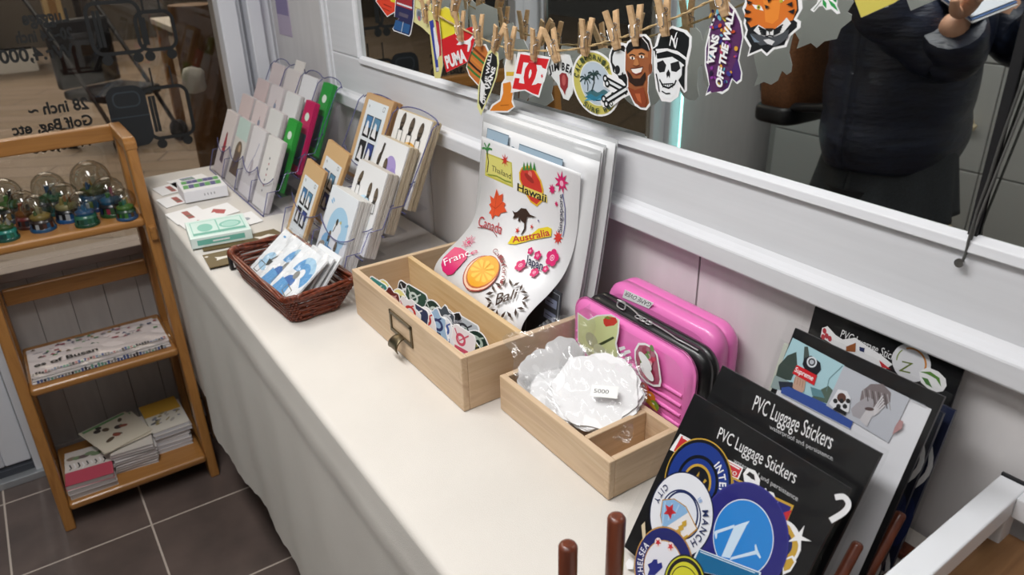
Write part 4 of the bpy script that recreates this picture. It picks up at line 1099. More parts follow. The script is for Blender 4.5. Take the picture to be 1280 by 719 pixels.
def sheetL(px, py):
    """pixel -> (u across from the left edge, -s down the sheet)"""
    best = None; r = ray(px, py)
    for i in range(0, 400):
        s_ = ARC[-1]*i/399; x, z, _, _ = prof(s_); p = CAM+r*(x/r.x); e = abs(p.z-z)
        if best is None or e < best[0]: best = (e, s_, p.y)
    return (SYL-best[2], -best[1])
class SA(Art):
    def warp(s, off=0):
        b = bmesh.new(); me = bpy.data.meshes.new('tmp'); me.from_pydata([tuple(v) for v in s.v], [], s.f); me.polygons.foreach_set('material_index', s.m); b.from_mesh(me); bpy.data.meshes.remove(me)
        bmesh.ops.triangulate(b, faces=b.faces[:])
        k = 0
        while k < ARC[-1]:
            bmesh.ops.bisect_plane(b, geom=b.verts[:]+b.edges[:]+b.faces[:], plane_co=(0, -k, 0), plane_no=(0, 1, 0)); k += .005
        for v in b.verts:
            x, z, nx, nz = prof(-v.co.y); h = v.co.z+off
            v.co = (x+nx*h, SYL-v.co.x, z+nz*h)
        b.verts.index_update()
        s.v = [v.co.copy() for v in b.verts]; s.f = [[v.index for v in f_.verts] for f_ in b.faces]; s.m = [f_.material_index for f_ in b.faces]; s.sm = [True]*len(s.f); b.free()
sh = thing('sticker_sheet', 'front sheet of travel stickers curling forward in the large pine box', 'sticker sheet', (0, 0, 0))
bs = SA(); bs.slab([(0, 0), (SYL-SYR, 0), (SYL-SYR, -ARC[-1]), (0, -ARC[-1])], .0006, flat('ececee', .3)); bs.warp(); bs.build('sheet', sh, merge=True)
A = SA(); A.h = 2e-4
S1 = lambda *pts: [sheetL(590+x/4.775, 140+y/4.494) for x, y in pts]      # zoom (590,140)-(750,300)
S2 = lambda *pts: [sheetL(540+x/5.133, 280+y/5.136) for x, y in pts]      # zoom (540,280)-(720,420)
def cen(pts): return (sum(p[0] for p in pts)/len(pts), sum(p[1] for p in pts)/len(pts))
mag, redc, oran, gold, brn, grn = flat('cf2068', .35), flat('d03a30', .35), flat('e2562e', .35), flat('e6b32c', .35), flat('3c2a22', .35), flat('3f8a44', .35)
# Thailand
A.poly(S1((85, 228), (238, 285), (245, 425), (78, 355)), flat('c9c24e', .35)); A.poly(S1((92, 238), (232, 290), (238, 412), (86, 346)), flat('dfd97a', .35))
A.text3('Thailand', S1((118, 330))[0], S1((232, 378))[0], S1((120, 295))[0], ink)
for dx, dy in ((-22, -10), (-12, -38), (14, -34), (24, -4), (4, 20)): c0, c1 = S1((90, 215), (90+dx*1.3, 215+dy*1.1)); A.line([c0, ((c0[0]+c1[0])/2, (c0[1]+c1[1])/2+.002), c1], .003, grn)
A.line(S1((90, 220), (100, 280), (92, 340)), .002, brn)
A.star(S1((198, 272))[0], .0035, .011, 8, redc)
A.line(S1((95, 350), (150, 360), (200, 385), (236, 395)), .002, flat('8a9a3a', .35))
# Hawaii
A.poly(S1((300, 310), (340, 300), (380, 325), (415, 385), (430, 440), (425, 500), (390, 530), (350, 505), (310, 440), (285, 380), (283, 340)), gold)
A.poly(S1((303, 320), (340, 310), (375, 333), (408, 390), (421, 440), (416, 492), (388, 518), (354, 496), (316, 436), (292, 378), (291, 345)), redc)
for x in (310, 330, 350, 372): A.poly(S1((x-6, 325), (x+2, 278), (x+14, 330)), grn)
A.ell(S1((350, 350))[0], .005, .005, flat('e87868', .35)); A.ell(S1((345, 372))[0], .012, .004, flat('a03028', .35), -.3)
A.poly(S1((275, 400), (450, 468), (452, 510), (272, 440)), flat('e8d46a', .35))
A.text3('Hawaii', S1((274, 440))[0], S1((446, 508))[0], S1((276, 395))[0], ink, .02)
# Singapore
A.star(S1((538, 395))[0], .007, .016, 9, mag); A.star(S1((482, 433))[0], .004, .008, 8, mag); A.star(S1((508, 515))[0], .002, .0045, 8, mag); A.star(S1((518, 705))[0], .005, .0105, 9, redc)
A.disc(S1((540, 400))[0], .004, flat('f0b0c4', .35))
A.text3('Singapore', S1((540, 675))[0], S1((545, 462))[0], S1((515, 678))[0], flat('2a2a4a', .35))
A.line(S1((546, 460), (560, 540), (560, 630), (547, 700)), .0014, flat('2a3a8a', .35))
# Canada: maple leaf
A.poly(S1((152, 430), (165, 470), (190, 458), (185, 500), (205, 515), (196, 530), (212, 560), (175, 570), (165, 588), (140, 580), (125, 605), (118, 575), (105, 570), (120, 545), (107, 520), (118, 512), (112, 468), (135, 488)), oran)
A.line(S1((152, 450), (145, 520), (128, 600)), .001, flat('b83a20', .35)); A.line(S1((185, 510), (146, 545), (115, 520)), .001, flat('b83a20', .35))
A.text3('Canada', S1((38, 640))[0], S1((178, 690))[0], S1((52, 580))[0], flat('b8303a', .35)); A.line(S1((38, 650), (90, 655), (130, 670), (152, 700)), .0012, flat('8a4a4a', .35))
# Australia
A.poly(S1((246, 555), (262, 565), (275, 560), (300, 540), (330, 545), (352, 575), (392, 592), (350, 590), (336, 590), (328, 620), (326, 660), (302, 690), (296, 690), (316, 655), (318, 625), (300, 612), (296, 600), (292, 618), (280, 612), (285, 590), (265, 598), (248, 600), (258, 580)), brn)
A.star(S1((276, 668))[0], .002, .0055, 5, redc); A.star(S1((362, 645))[0], .0015, .0042, 5, redc); A.star(S1((402, 610))[0], .001, .0022, 5, flat('5a4a8a', .35))
A.poly(S2((490, 130), (520, 80), (560, 85), (640, 70), (690, 30), (750, 18), (775, 30), (770, 80), (640, 105), (540, 135)), flat('e9d22f', .35))
A.text3('Australia', S2((522, 122))[0], S2((765, 72))[0], S2((520, 80))[0], flat('b8343a', .35), .02)
# France
A.poly(S2((95, 205), (150, 155), (190, 160), (235, 190), (225, 230), (180, 280), (140, 325), (105, 330), (75, 305), (65, 265), (75, 225)), mag)
c0 = S2((240, 122))[0]; A.disc(c0, .0032, mag)
for i in range(16): a = 2*PI*i/16; A.line([(c0[0]+.005*math.cos(a), c0[1]+.005*math.sin(a)), (c0[0]+(.010+.003*(i % 2))*math.cos(a), c0[1]+(.010+.003*(i % 2))*math.sin(a))], .0012, mag)
A.text3('Franc', S2((92, 275))[0], S2((250, 210))[0], S2((78, 232))[0], flat('f4e8ee', .35)); A.text3('e', S2((254, 210))[0], S2((300, 190))[0], S2((250, 180))[0], mag)
# California orange
def el2(cx, cy, rx, ry, rot, m, n=40):
    A.poly(S2(*[(cx+rx*math.cos(2*PI*i/n)*math.cos(rot)-ry*math.sin(2*PI*i/n)*math.sin(rot), cy+rx*math.cos(2*PI*i/n)*math.sin(rot)+ry*math.sin(2*PI*i/n)*math.cos(rot)) for i in range(n)]), m)
el2(322, 325, 130, 98, -.75, flat('a03a34', .35)); el2(323, 324, 124, 92, -.75, flat('efc9ae', .35)); el2(334, 315, 122, 86, -.75, flat('c06a3a', .35)); el2(335, 312, 114, 80, -.75, flat('e8a62a', .35))
for i in range(10):
    a = 2*PI*i/10+.2; A.poly(S2(*[(333+r_*math.cos(a+d_)*1.0, 312+r_*math.sin(a+d_)*.92) for r_, d_ in ((14, 0), (72, -.22), (80, 0), (72, .22))]), flat('f0bf46', .35))
CA = 'California'
for i, ch in enumerate(CA):
    a = -1.02+i*.172; px, py = 325+132*math.cos(a*1.0), 318+150*math.sin(a)
    q = S2((px, py), (px+26*math.cos(a+1.45), py+26*math.sin(a+1.45)), (px+32*math.cos(a), py+32*math.sin(a)))
    A.text3(ch, *q, flat('8a2f38', .35))
# Japan blossoms
for cx, cy, r_ in ((578, 275, .0095), (645, 178, .0055), (692, 208, .007), (787, 222, .0125), (668, 325, .0075), (742, 300, .0055)):
    c0 = S2((cx, cy))[0]
    for i in range(5): a = 2*PI*i/5+.4; A.disc((c0[0]+r_*.58*math.cos(a), c0[1]+r_*.58*math.sin(a)), r_*.47, flat('d42a6e', .35), 14); A.h -= STEP
    A.h += STEP; A.ring(c0, r_*.25, r_*.36, flat('f4c4d6', .35)); A.disc(c0, r_*.12, flat('f4c4d6', .35), 10)
A.text3('Japan', S2((612, 262))[0], S2((722, 310))[0], S2((622, 205))[0], flat('23264a', .35), .02)
# Bali wreath
A.text3('Bali', S2((424, 530))[0], S2((548, 490))[0], S2((435, 455))[0], brn, .01)
for i in range(18):
    a = 2*PI*i/18; cx, cy = 495+105*math.cos(a)*1.1, 492+100*math.sin(a); t = a+.5*(i % 2*2-1)
    A.poly(S2((cx-26*math.cos(t), cy-26*math.sin(t)), (cx-9*math.sin(t), cy+9*math.cos(t)), (cx+26*math.cos(t), cy+26*math.sin(t)), (cx+9*math.sin(t), cy-9*math.cos(t))), brn)
A.warp(); A.build('sticker_print', sh)

# sleeved sheets behind, standing on the box floor and leaning back on the shelf rail
def back_sheet(i, xb, xt, y0, y1, ztop, label, printed=None, bow=.01):
    b = MB(); H = ztop-(TZ+.008)
    def fn(u, v): return (xb+(xt-xb)*v+bow*math.sin(PI*v), y0+(y1-y0)*u, TZ+.008+H*v)
    b.grid(fn, 4, 14, sleeve if i % 2 else flat('e2e3e5', .4)); o = b.build('sticker_sheet', solid=.0008)
    tag(o, label, 'sticker sheet')
    if printed:
        P = Plane((xt-.0035+.0, y1, ztop), (0, -1, 0), (xt-xb, 0, H)); A = Art(); A.h = 6e-5
        printed(A); A.build('sheet_print', o).matrix_local = P.mat()
def blue_boxes(A):
    bl, dk = flat('9fb4c4', .4), flat('5f7484', .4)
    A.rect(.018, -.048, .075, -.006, bl); A.line([(.018, -.048), (.075, -.048), (.075, -.006), (.018, -.006)], .0014, dk, True); A.line([(.036, -.020), (.068, -.036)], .003, dk)
    A.text('G', (.083, -.030), .012, dk); A.rect(.104, -.050, .205, -.012, bl); A.line([(.104, -.050), (.205, -.050), (.205, -.012), (.104, -.012)], .0014, dk, True); A.line([(.112, -.036), (.2, -.038)], .001, dk)
back_sheet(0, .556, .606, .712, .985, 1.034, 'white sheet with pale blue boxes right behind the curling travel sticker sheet', blue_boxes, .004)
for i, (xb, xt, y0, y1, zt, lb) in enumerate(((.562, .611, .702, .992, 1.046, 'frosted sleeve second behind the curling sheet'), (.567, .615, .696, .998, 1.050, 'white sheet third behind the curling sheet'), (.572, .619, .690, .990, 1.052, 'frosted sleeve fourth behind the curling sheet'), (.577, .624, .680, 1.000, 1.056, 'white sheet fifth behind the curling sheet'), (.582, .628, .672, 1.005, 1.060, 'frosted sleeve rearmost against the white shelf rail'))):
    y0 = max(y0, .690); back_sheet(i+1, xb, xt, max(y0, .716)-.012*(i > 2), min(y1, 1.024), zt, lb, None, .004)

# dark printed sheet seen below the curl at the right
A = Art(); P = Plane((.540, .80, TZ+.010), (0, -1, 0), (.12, 0, 1)); A.slab([(0, 0), (.082, 0), (.082, .105), (.0, .105)], .0006, flat('3a3c42', .4))
for i in range(4): A.rect(.048, .018+i*.02, .074, .030+i*.02, flat('8088a0', .4)); A.line([(.051, .024+i*.02), (.066, .024+i*.02)], .0012, ink)
A.line([(.01, .01), (.078, .01), (.078, .10), (.01, .10)], .0012, flat('a8acb4', .4), True)
tag(A.build('sticker_sheet', mat4=P.mat()), 'dark grey sheet with small print below the curl at the right', 'sticker sheet')

# ============================================================ SMALL WOODEN BOX, BAGS
SX0, SX1, SY0, SY1, SHT = .429, .530, .475, .684, .050
sb = wooden_box('wooden_box', 'small low pine box with a short divided end, holding bags of white stickers', SX0, SX1, SY0, SY1, SHT, .008, [('x', .5235, pine_x)])
def sticker_bag(label, BL, BR, TR, TL, bundles, price=None, seed=0, puff=.006):
    """clear bag with a bundle of white die-cut stickers seen from the back"""
    BL, BR, TR, TL = map(Vector, (BL, BR, TR, TL)); c0 = (BL+BR+TR+TL)/4
    U = (BR-BL+TR-TL).normalized(); V = TL-BL+TR-BR; V = (V-U*V.dot(U)).normalized(); Nn = U.cross(V)
    M4 = Matrix(((U.x, V.x, Nn.x, c0.x), (U.y, V.y, Nn.y, c0.y), (U.z, V.z, Nn.z, c0.z), (0, 0, 0, 1)))
    inv = M4.inverted(); q = [inv @ p for p in (BL, BR, TR, TL)]; rnd = random.Random(seed)
    t = thing('sticker_bag', label, 'bag', mat4=M4)
    ph = [rnd.uniform(0, 6) for _ in range(6)]
    def film(sg):
        def fn(u, v):
            p = q[0]*(1-u)*(1-v)+q[1]*u*(1-v)+q[2]*u*v+q[3]*(1-u)*v
            e = math.sin(PI*min(1, max(0, u)))*math.sin(PI*v)
            w = puff*sg*(.35+e) + .0035*math.sin(u*9+v*13+ph[0])*math.sin(v*11-u*4+ph[1]) + .0016*math.sin(u*31+ph[2])*math.sin(v*23+u*17+ph[3])
            return (p.x+.003*math.sin(v*14+ph[4]), p.y+.003*math.sin(u*13+ph[5]), p.z+w)
        return fn
    b = MB(); b.grid(film(1), 46, 40, cello); b.grid(film(-1), 20, 16, cello); b.build('clear_bag', t)
    k = 0
    for (bx_, by_, r, n) in bundles:
        for i in range(n):
            ol = blob((bx_+rnd.uniform(-.07, .07)*r, by_+rnd.uniform(-.07, .07)*r), r*rnd.uniform(.94, 1.04), r*rnd.uniform(.86, 1.0), 72, .045, rnd.choice([7, 9, 11]), seed*31+k)
            A = Art(); A.slab(ol, .0007, flat('e9e9ea', .4), flat('e2e2e4', .4)); k += 1
            o = A.build('white_sticker', t); o.location = (0, 0, (i-n/2)*.0011)
    if price:
        A = Art(); x, y, rot = price; c, s_ = math.cos(rot), math.sin(rot)
        A.slab([(x+a*c-b_*s_, y+a*s_+b_*c) for a, b_ in ((-.0155, -.0075), (.0155, -.0075), (.0155, .0075), (-.0155, .0075))], .0003, flat('f0f0ee', .5))
        A.text('5000', (x-.012*c+.0026*s_, y-.012*s_-.0026*c), .0052, ink, rot, align='l', width=.017)
        A.build('price_label', t).location = (0, 0, puff*1.35+.0065)
    return t
sticker_bag('clear bag of white stickers standing against the end of the large pine box', (.438, .632, .768), (.524, .612, .770), (.540, .640, .884), (.447, .698, .842), [(-.016, -.012, .034, 3), (.010, .004, .026, 2)], None, 3, .004)
sticker_bag('clear bag of greyish stickers half under the bag with the price label', (.433, .600, .772), (.500, .560, .776), (.538, .640, .828), (.448, .672, .806), [(-.002, -.004, .038, 4)], None, 5, .004)
# front bag, tilted up towards the room
D = onZ(746, 497, .808); Nn = Vector((-.42, -.30, .86)).normalized(); V = Vector((.55, .30, .36)); V = (V-Nn*V.dot(Nn)).normalized(); U = V.cross(Nn)
def PP(a, b_): return D+U*a+V*b_
sticker_bag('clear bag of scalloped white stickers with a small 5000 price label on top', PP(-.056, -.047), PP(.050, -.044), PP(.054, .060), PP(-.058, .062), [(0, 0, .050, 7)], (.012, -.004, .20), 8, .0055)

def cat3(P, n=6):
    out = []
    for i in range(len(P)-1):
        p0, p1, p2, p3 = P[max(i-1, 0)], P[i], P[i+1], P[min(i+2, len(P)-1)]
        for j in range(n):
            t = j/n; out.append(.5*((2*p1)+(p2-p0)*t+(2*p0-5*p1+4*p2-p3)*t*t+(3*p1-p0-3*p2+p3)*t**3))
    out.append(P[-1]); return out
# ============================================================ TOY CASES
pink = flat('ee7cc2', .3, coat=.3); blk = flat('141416', .35, coat=.2)
def toy_case(label, xf, th, y0, y1, h, m, lean=.0, ribs=True):
    """small hard shell case standing on its long side, broad face to the room"""
    t = thing('toy_case', label, 'case', (xf, y1, TZ+.001)); W = y1-y0
    t.rotation_euler = (0, lean, 0)
    def sec(ins, x):
        return [(x, -p[0], p[1]) for p in rrect(ins, ins, W-ins, h-ins, .026, 7)]
    rings = [sec(.010, .0), sec(.003, .004), sec(0, .010), sec(0, th*.45), sec(.0015, th*.47), sec(.0015, th*.53), sec(0, th*.55), sec(0, th-.010), sec(.003, th-.004), sec(.010, th)]
    b = MB(); n = len(rings[0]); vs = [v for r_ in rings for v in r_]; fs = []
    for i in range(len(rings)-1):
        for k in range(n): fs.append((i*n+k, i*n+(k+1) % n, (i+1)*n+(k+1) % n, (i+1)*n+k))
    b.add(vs, fs, m, True); b.add(rings[0], [tuple(range(n))], m); b.add(rings[-1], [tuple(range(n))[::-1]], m)
    b.build('shell', t, merge=True)
    if ribs:
        b = MB()
        for i in range(5):
            z = .018+i*.0135; b.tube([(.0004, -.012, z), (-.0008, -W*.5, z), (.0004, -W+.012, z)], .0026, m, 8)
        b.build('ribs', t)
    return t, W
c1, W1 = toy_case('glossy pink toy case in front, with fruit and kitten stickers', .552, .016, .484, .697, .123, pink)
A = Art(); Pc = Plane((.552, .697, TZ+.001)); K = lambda *pts: Pc.Q(pts, 730, 350, 4.476)
A.poly(K((-20, 175), (40, 215), (90, 190), (170, 185), (218, 215), (212, 290), (200, 350), (215, 420), (180, 480), (60, 450), (-20, 340)), white); A.poly(K((-15, 185), (40, 222), (92, 198), (168, 193), (208, 218), (204, 290), (190, 350), (205, 415), (175, 470), (60, 440), (-15, 335)), flat('d3dca0', .35))
A.poly(K((125, 215), (150, 198), (195, 205), (205, 230), (185, 248), (140, 255), (128, 240)), redc); A.poly(K((130, 205), (150, 196), (172, 212), (150, 215)), flat('7a8a3a', .35))
A.poly(K((90, 355), (180, 310), (188, 320), (130, 352), (95, 365)), flat('3a4a2a', .35)); A.ell(K((60, 330))[0], .012, .010, flat('b8bc98', .35)); A.ell(K((110, 400))[0], .014, .011, flat('c9cfae', .35))
ktn = K((300, 385), (322, 345), (360, 345), (400, 365), (430, 410), (440, 470), (452, 560), (445, 590), (410, 590), (370, 570), (330, 530), (310, 480), (300, 430))
A.poly(ktn, white); A.poly([((p[0]-cen(ktn)[0])*.88+cen(ktn)[0], (p[1]-cen(ktn)[1])*.9+cen(ktn)[1]) for p in ktn], flat('a8506a', .35))
rr_ = random.Random(6)
for i in range(26): A.ell(K((rr_.uniform(318, 425), rr_.uniform(370, 560)))[0], .0042, .0034, flat(rr_.choice(['c8385a', 'd8a0a8', '6a8a4a', '9a2a4a', 'b06a80']), .35), rr_.uniform(0, 3), 10)
A.ell(K((365, 445))[0], .013, .0065, white, -.6); A.ell(K((375, 505))[0], .013, .0065, white, -.5)
for (x, y) in ((235, 375), (265, 395), (235, 410), (270, 430), (240, 445), (275, 470), (255, 485)): A.poly(K((x-18, y-6), (x+14, y-14), (x+22, y+2), (x-10, y+14)), white)
for (x, y, m_) in ((280, 555, '5a4a6a'), (310, 580, '6a3a4a'), (365, 590, 'c8402e'), (400, 640, 'd87a2a'), (340, 610, 'd8b03a'), (420, 690, '7a9a3a')): A.ell(K((x, y))[0], .0075, .0062, flat(m_, .3)); A.ell(K((x-6, y-8))[0], .002, .0014, white)
A.poly(K((300, 590), (330, 560), (350, 610), (420, 690), (440, 730), (360, 660)), flat('d9b23a', .35))
A.h += .0045
o = A.build('case_stickers', c1); o.matrix_local = Matrix(((0, 0, -1, -.0048), (-1, 0, 0, 0), (0, 1, 0, 0), (0, 0, 0, 1)))
c2, W2 = toy_case('glossy black toy case with a looped silver chain, between the pink cases', .5685, .032, .481, .694, .1215, blk, 0, False)
c3, W3 = toy_case('pink toy case at the back against the white wall', .602, .046, .497, .690, .1315, pink, 0, False)
b = MB()
def top_pt(px, py):
    p = onZ(px, py, TZ+.1237); p.x = min(max(p.x, .574), .597); return p
ch = [top_pt(px, py) for px, py in ((772, 375), (781, 379), (778, 388), (771, 383), (775, 377), (792, 388), (803, 400), (798, 407), (810, 402), (822, 408), (838, 418), (846, 424), (858, 430), (866, 441))]
b.tube(cat3(ch), .0011, flat('b8b8b8', .3, .6), 6)
for i in range(3):
    p = top_pt(797+i*5, 398+i*4)+Vector((0, 0, .001)); b.tube([p+Vector((.004*math.cos(a*PI/5), .005*math.sin(a*PI/5), 0)) for a in range(10)], .0009, flat('b8b8b8', .3, .6), 5, closed=True)
tag(b.build('chain'), 'thin silver chain looped over the top of the black toy case', 'chain')
A = Art(); Pb = Plane((.584, .6, TZ+.1228), (0, -1, 0), (1, 0, 0))
A.text3('KOREY', Pb.L(808, 405), Pb.L(826, 418), Pb.L(811, 398), flat('b06070', .4)); A.line([Pb.L(805, 405), Pb.L(826, 419), Pb.L(829, 411), Pb.L(808, 396)], .0006, flat('9a4a5a', .4), True)
o = A.build('name_print', c2); o.matrix_world = Pb.mat()
Pg = Plane((.6014, .6, TZ)); A = Art(); A.slab([Pg.L(778, 372), Pg.L(811, 386), Pg.L(817, 379), Pg.L(781, 362)], .0004, white); A.text3('GAME OVER', Pg.L(815, 379.5), Pg.L(783, 364.5), Pg.L(811, 384), ink)
tag(A.build('case_label', mat4=Pg.mat()), 'white strip sticker reading GAME OVER on the rear pink case', 'sticker')

# ============================================================ STICKER PACK RACK
rkx = thing('card_rack', 'dark red brown wooden rack holding the black sticker packs', 'rack', (.45, .31, TZ+.001))
def rel(v): return Vector(v)-Vector((.45, .31, TZ+.001))
def wpart(nm, pth, r_):
    b = MB(); p_ = [rel(v) for v in pth]; d_ = (p_[-1]-p_[0]).normalized()
    b.tube([p_[0], p_[-1]-d_*.003, p_[-1]-d_*.001, p_[-1]], [r_, r_, r_*.85, r_*.55], peg_wood, 16); b.build(nm, rkx)
for y in (.356, .240): 
    b = MB(); b.box(tuple(rel((.27, y-.008, TZ+.001))), tuple(rel((.625, y+.008, TZ+.009))), peg_wood); b.build('base_rail', rkx, bevel=.003)
b = MB(); b.box(tuple(rel((.27, .234, TZ+.001))), tuple(rel((.29, .366, TZ+.009))), peg_wood); b.build('cross_rail', rkx, bevel=.003)
b = MB(); b.box(tuple(rel((.60, .234, TZ+.001))), tuple(rel((.62, .366, TZ+.009))), peg_wood); b.build('cross_rail', rkx, bevel=.003)
pa, pb = onY(710, 680, .358), onY(771, 645, .358)
wpart('peg', [(pa.x, .358, TZ+.008), tuple(pa)], .0078); wpart('peg', [(pb.x, .358, TZ+.008), tuple(pb)], .0078)
for x in (.43, .49): wpart('back_slat', [(x, .236, TZ+.012), (x+.055, .236, TZ+.10)], .0048)
bpk = flat('0f0f11', .35); 
def pack(label, px_tl, px_tr, xw, w, h, lean, art, thick=.004, face=bpk, bag=True, name='sticker_pack'):
    tl = onX(*px_tl, xw); V = Vector((math.sin(lean), 0, math.cos(lean))); U = Vector((0, -1, 0))
    P = Plane(tl, U, V)
    t = thing(name, label, 'sticker pack', mat4=P.mat())
    A = Art(); A.slab([(0, 0), (w, 0), (w, -h), (0, -h)], thick, face); A.build('backing_card', t)
    if art:
        A = Art(); A.h = 1e-4; art(A, P); A.build('stickers', t)
    if bag:
        b = MB(); b.grid(lambda u, v: (-.006+(w+.013)*u, .006-(h+.01)*v, .0055+.0018*math.sin(u*9+v*5)*math.sin(v*13+1)), 26, 26, cello_flat); b.build('clear_bag', t)
    return t, P
tx = flat('e9e9ea', .5)
def title(A, P, a, b, up, a2, b2, up2):
    A.text3('PVC Luggage Stickers', P.L(*a), P.L(*b), P.L(*up), tx); A.text3('waterproof and persistence', P.L(*a2), P.L(*b2), P.L(*up2), flat('c8c8ca', .5))
def art_front(A, P):
    A.disc = lambda c, r, m, n=32: A.ell(c, r, r*1.12, m, .15, n)
    G = lambda *pts: P.Q(pts, 780, 540, 4.017)      # zoom (780,540)-(1010,719)
    C = lambda x, y: P.L(780+x/4.017, 540+y/4.017)
    title(A, P, (896, 548), (993, 605), (901, 533), (917, 578), (997, 627), (918, 572))
    def rad(c, e): return math.hypot(C(*e)[0]-C(*c)[0], C(*e)[1]-C(*c)[1])
    nv, gd, sky, rd = flat('1c2a66', .3), flat('c9a23e', .3), flat('3f92d8', .3), flat('c8323a', .3)
    # red card behind
    A.poly(G((283, 10), (600, 180), (575, 240), (230, 90)), white); A.poly(G((290, 20), (592, 185), (570, 232), (250, 95)), rd); A.line(G((296, 28), (582, 188)), .0012, white)
    A.text3('x', C(318, 88), C(340, 92), C(322, 70), white); A.text3('co', C(525, 210), C(565, 222), C(532, 178), white)
    # white letter shape
    A.poly(G((600, 210), (620, 180), (660, 195), (685, 240), (680, 275), (640, 270), (605, 250)), white); A.poly(G((615, 215), (632, 200), (655, 215), (660, 245), (640, 235), (630, 225)), ink)
    # pennant with star and red corner
    A.poly(G((545, 225), (855, 370), (815, 470), (800, 600), (560, 420)), gd); A.poly(G((550, 238), (842, 378), (806, 462), (760, 480), (560, 300)), flat('2c2c7a', .3)); A.poly(G((540, 265), (640, 290), (780, 420), (800, 520), (560, 420)), flat('d6dcea', .3)); A.poly(G((790, 410), (846, 392), (812, 464)), rd); A.star(C(765, 375), .002, .005, 5, flat('c8d4ea', .3))
    A.poly(G((700, 290), (715, 282), (722, 300), (740, 300), (755, 308), (762, 330), (700, 305)), white)
    # scalloped gold crest at right
    c = C(790, 560); A.ell(c, rad((790, 560), (885, 545)), rad((790, 560), (885, 545))*1.15, white); A.ell(c, rad((790, 560), (872, 545)), rad((790, 560), (872, 545))*1.12, gd); A.ell(c, rad((790, 560), (845, 550)), rad((790, 560), (845, 550))*1.1, nv)
    A.star(C(880, 530), .003, .011, 5, white); A.poly(G((800, 640), (850, 620), (870, 650), (840, 700), (800, 719)), white); A.poly(G((805, 648), (845, 632), (858, 655), (835, 690), (806, 700)), gd)
    # blue and black striped round badge
    c = C(370, 255); R = rad((370, 255), (545, 265)); A.disc(c, R*1.0, gd, 48); A.disc(c, R*.97, flat('15171f', .3), 48); A.disc(c, R*.9, flat('1f3a8a', .3), 48); A.disc(c, R*.62, flat('10131c', .3), 40); A.disc(c, R*.54, flat('1f3a8a', .3), 40); A.disc(c, R*.42, gd, 40); A.disc(c, R*.36, flat('15171f', .3), 40); A.line([(c[0]-R*.12, c[1]-R*.25), (c[0]-R*.05, c[1]+R*.25), (c[0]+R*.1, c[1]-R*.15), (c[0]+R*.2, c[1]+R*.2)], R*.07, gd)
    a0 = math.atan2(C(470, 240)[1]-c[1], C(470, 240)[0]-c[0]); A.arc('INTER', c, R*.66, a0, R*.2, white, True, .9, .12, .02)
    # N badge
    c = C(600, 530); R = rad((600, 530), (825, 560)); A.disc(c, R*1.02, flat('3c3a8a', .3), 56); A.disc(c, R*.99, flat('2b2a78', .3), 56); A.disc(c, R*.70, flat('e0e6f0', .3), 56); A.disc(c, R*.68, flat('2f86d4', .3), 56)
    nw = flat('cfe4f6', .3); H = lambda *pts: P.Q(pts, 880, 600, 6.045)
    A.poly(H((238, 350), (290, 330), (355, 310), (330, 345), (205, 592), (140, 580)), nw)
    A.poly(H((95, 385), (240, 338), (236, 362), (110, 405), (105, 445), (97, 445), (86, 395)), nw)
    A.poly(H((213, 585), (395, 535), (392, 490), (402, 487), (415, 530), (440, 585), (432, 595), (405, 562), (203, 607)), nw)
    # white round badge with ship shield
    c = C(290, 415); R = rad((290, 415), (455, 430)); A.disc(c, R*1.0, flat('1a2448', .3), 56); A.disc(c, R*.965, flat('e6e8ee', .3), 56); A.ring(c, R*.60, R*.64, flat('22305e', .3)); A.disc(c, R*.55, flat('22305e', .3), 48); A.disc(c, R*.5, flat('dfe4ee', .3), 48)
    shp = G((200, 340), (260, 335), (320, 375), (378, 490), (290, 565), (205, 505), (188, 420)); A.poly(shp, flat('b8862e', .3)); cc = cen(shp); sh2 = [((p[0]-cc[0])*.94+cc[0], (p[1]-cc[1])*.94+cc[1]) for p in shp]; A.poly(sh2, flat('e8e4e4', .3)); A.poly(G((203, 345), (258, 340), (315, 378), (330, 405), (203, 488), (193, 420)), flat('8ab4dc', .3))
    for k in range(3): A.line(G((215+k*35, 350+k*8), (200+k*30, 470-k*25)), .0016, flat('a8c8e6', .3))
    A.star(C(238, 398), .0035, .0075, 5, rd); A.disc(C(238, 398), .003, flat('a82430', .3))
    for k in range(4): A.poly(G((245+k*18, 520-k*22), (268+k*18, 508-k*22), (280+k*14, 530-k*20), (255+k*16, 545-k*22)), gd)
    A.line(G((235, 500), (290, 545), (330, 520)), .0018, gd)
    def aa(x, y): return math.atan2(C(x, y)[1]-c[1], C(x, y)[0]-c[0])
    A.arc('CITY', c, R*.72, aa(195, 310), R*.17, flat('22305e', .3), False, .9, .2, .015); A.arc('MANCH', c, R*.70, aa(400, 490), R*.19, flat('22305e', .3), True, .9, .2, .015); A.arc('18', c, R*.68, aa(375, 355), R*.12, flat('6a9ad0', .3), True)
    # lower left blue badge with lion and red roundels
    c = C(205, 680); R = rad((205, 680), (345, 640)); A.disc(c, R*1.02, flat('b88a4a', .3), 48); A.disc(c, R*.98, flat('23286a', .3), 48); A.disc(c, R*.68, flat('b88a4a', .3), 40); A.disc(c, R*.65, flat('e6e6ee', .3), 40)
    A.arc('CHELSEA', c, R*.72, aa2(c, C(95, 640)), R*.2, flat('e6e6ee', .3), True, .8, .12, .02)
    for q in ((182, 555), (245, 577)): A.disc(C(*q), R*.12, flat('e8dada', .3), 16); A.star(C(*q), R*.05, R*.11, 5, rd)
    A.poly(G((130, 665), (150, 655), (160, 640), (178, 640), (180, 662), (200, 655), (205, 680), (185, 700), (165, 719), (130, 719), (140, 690)), flat('2a3080', .3))
